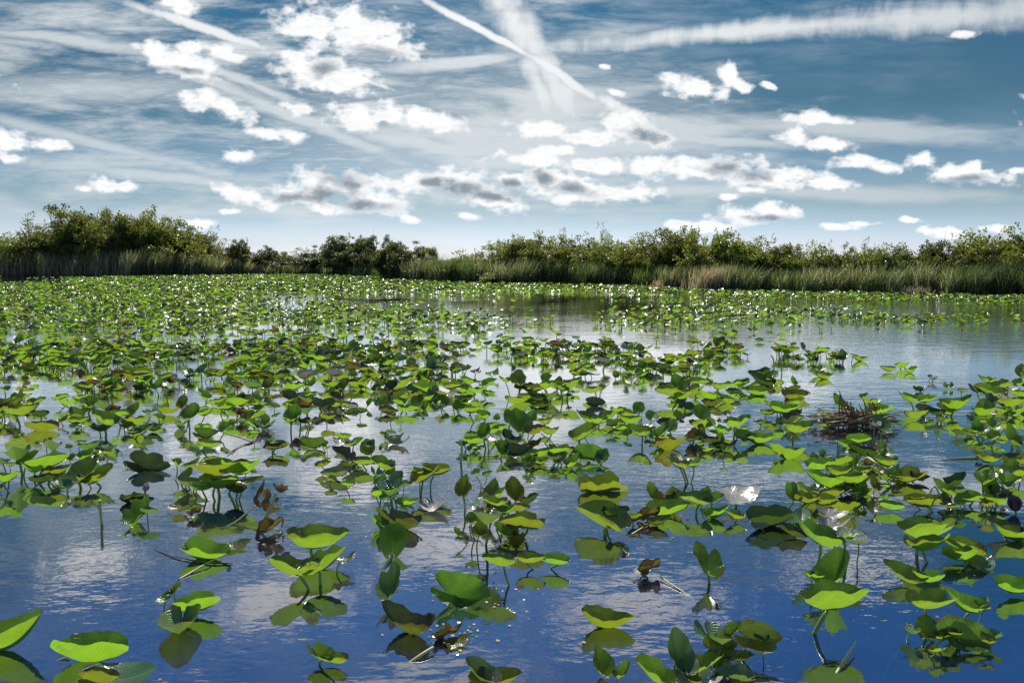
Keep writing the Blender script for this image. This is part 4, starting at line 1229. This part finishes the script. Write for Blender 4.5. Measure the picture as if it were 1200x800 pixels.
TREES = [
 (5,270,26,'bush',0,4,'low bright bush at the far left end of the bank'),
 (43,246,22,'sparse',0,5,'thin spindly tree with bare twigs at the left of the big thicket'),
 (68,256,24,'oak',1,6,'short leafy tree between the spindly tree and the tallest left tree'),
 (92,233,34,'oak',0,5,'tallest broad tree of the left thicket'),
 (124,236,26,'oak',2,7,'rounded tree just right of the tallest left tree'),
 (151,236,24,'oak',1,5,'brownish green tree in the middle of the left thicket'),
 (180,236,30,'oak',3,6,'full crowned tree right of the middle of the left thicket'),
 (205,250,26,'oak',2,5,'tree on the descending right shoulder of the left thicket'),
 (230,262,24,'dark',0,6,'small dark tree below the cloud at the right of the left thicket'),
 (252,267,20,'sparse',1,5,'small airy tree near the right end of the left thicket'),
 (279,274,14,'dark',1,3,'small round dark tree leaning out at the end of the left thicket'),
 (318,284,22,'dark',2,4,'low grey green shrub left in the gap before the dark middle grove'),
 (345,287,22,'sparse',2,5,'see-through shrub in the gap before the dark middle grove'),
 (370,285,20,'dark',0,5,'low shrub at the left foot of the dark middle grove'),
 (400,269,27,'dark',1,4,'broad flat topped dark tree of the middle grove'),
 (430,270,20,'dark',3,5,'dark tree with a gap beside it in the middle grove'),
 (461,269,20,'dark',2,4,'rounded dark tree at the right of the middle grove'),
 (484,279,18,'dark',0,4,'lower dark tree beside the rounded one in the middle grove'),
 (503,282,12,'oak',1,4,'last small tree right of the middle grove before the reeds rise'),
 (545,294,20,'bush',1,4,'low bush where the right hand thicket begins'),
 (574,280,20,'sparse',3,4,'thin shrub with upright shoots at the start of the right thicket'),
 (597,274,22,'bush',2,4,'bushy bright shrub near the start of the right thicket'),
 (622,270,20,'oak',0,4,'leafy shrub with bare twigs showing on its top'),
 (645,272,20,'bush',3,4,'dense shrub left of the tall thin shoots'),
 (663,265,15,'sparse',0,4,'narrow shrub with thin shoots in the right thicket'),
 (683,268,20,'oak',3,4,'upright shrub just left of the forked shoots'),
 (704,264,15,'sparse',1,4,'narrow forked shrub standing above its neighbours'),
 (730,273,22,'bush',0,4,'rounded shrub in the dip left of the highest right tree'),
 (757,273,20,'oak',2,4,'shrub touching the left side of the highest right tree'),
 (789,259,34,'oak',0,4,'highest and widest dark green tree of the right thicket'),
 (817,268,20,'bush',1,4,'shrub at the right shoulder of the highest right tree'),
 (858,266,26,'bush',2,3.5,'bright shrub behind the pale dead grass clump'),
 (888,269,20,'sparse',2,3.5,'leaning shrub with a long shoot right of the dead grass clump'),
 (917,275,20,'oak',1,3.5,'round shrub under the wide low cloud'),
 (945,284,22,'bush',3,3.5,'lower shrub in the dip of the right thicket'),
 (966,278,14,'sparse',3,3.5,'narrow shrub rising right of the dip'),
 (990,280,20,'oak',3,3.5,'leafy shrub left of the slim upright shoots'),
 (1014,276,14,'sparse',0,3.5,'slim shrub with tall shoots right of the dip'),
 (1037,283,22,'bush',0,3.5,'low broad shrub right of the slim shoots'),
 (1063,283,22,'oak',2,3.5,'shaded shrub left of the arching tree'),
 (1091,274,22,'dark',3,3.5,'arching dark leaved tree near the right end'),
 (1118,277,22,'sparse',1,3.5,'open branched shrub between the arching tree and the pale topped tree'),
 (1145,266,26,'bush',2,3.5,'pale topped wide tree near the right edge'),
 (1172,270,22,'oak',0,3.5,'green tree second from the right edge'),
 (1198,265,26,'bush',1,3.5,'large bright tree cut by the right edge'),
 (1245,262,30,'oak',1,3.5,'tree standing just beyond the right edge'),
 (-35,266,30,'oak',2,5,'tree standing just beyond the left edge'),
]
for (px, top, w, kd, v, back, lab) in TREES:
    tree(px, top, w, kd, v, back, lab)
# a second, lower row that closes the thicket
SHORT = ['low far left bush', 'spindly bare twigged tree', 'short leafy left tree', 'tallest left tree', 'rounded left tree', 'brownish left tree', 'full crowned left tree',
 'descending shoulder tree', 'small tree below the cloud', 'small airy tree', 'small round leaning tree', 'grey green gap shrub', 'see-through gap shrub', 'foot shrub of the grove',
 'flat topped grove tree', 'dark grove tree', 'rounded grove tree', 'lower dark grove tree', 'last grove tree', 'first bush of the right thicket', 'thin upright shooted shrub',
 'bushy bright shrub', 'shrub with bare twigs on top', 'dense shrub by the thin shoots', 'narrow thin shooted shrub', 'upright shrub by the fork', 'narrow forked shrub', 'rounded dip shrub',
 'left neighbour of the highest tree', 'highest right hand tree', 'right shoulder shrub', 'bright shrub behind dead grass', 'leaning long shooted shrub', 'round shrub under the low cloud',
 'lower dip shrub', 'narrow shrub past the dip', 'leafy shrub by slim shoots', 'slim tall shooted shrub', 'low broad shrub', 'shaded shrub by the arch', 'arching dark tree',
 'open branched shrub', 'pale topped wide tree', 'second tree from the edge', 'bright right edge tree', 'tree past the right edge', 'tree past the left edge']
r = random.Random(31)
tops = sorted((t[0], t[1]) for t in TREES)
for i, px in enumerate(range(-60, 1290, 19)):
    t = float(np.interp(px, [a for a, b in tops], [b for a, b in tops]))
    zone = 'left thicket' if px < 290 else ('middle grove' if px < 520 else 'right thicket')
    dk = 10 if zone != 'middle grove' else 8
    if px in range(285, 395): dk = 4
    qx, kd_ = px + r.uniform(-5, 5), r.choice(['bush', 'oak', 'dark']) if zone != 'middle grove' else 'dark'
    near_ = min(range(len(TREES)), key=lambda k_: abs(TREES[k_][0] - qx))
    side_ = 'left foot' if qx < TREES[near_][0] - 3 else ('right foot' if qx > TREES[near_][0] + 3 else 'foot')
    tree(qx, min(300, t + dk + r.uniform(3, 13)), r.uniform(17, 25), kd_, r.randrange(4), r.uniform(2.2, 3.4) if zone != 'left thicket' else r.uniform(3, 4.5),
         'low ' + {'bush': 'bright', 'oak': 'olive', 'dark': 'dark'}[kd_] + ' shrub at the ' + side_ + ' of the ' + SHORT[near_], 'filling shrubs of the ' + zone, name='shrub', cat='shrub')
tree(577, 318, 11, 'bush', 3, -.3, 'tiny golden green shrub standing alone at the water edge', name='shrub', cat='shrub')
print('objects', len(bpy.data.objects))
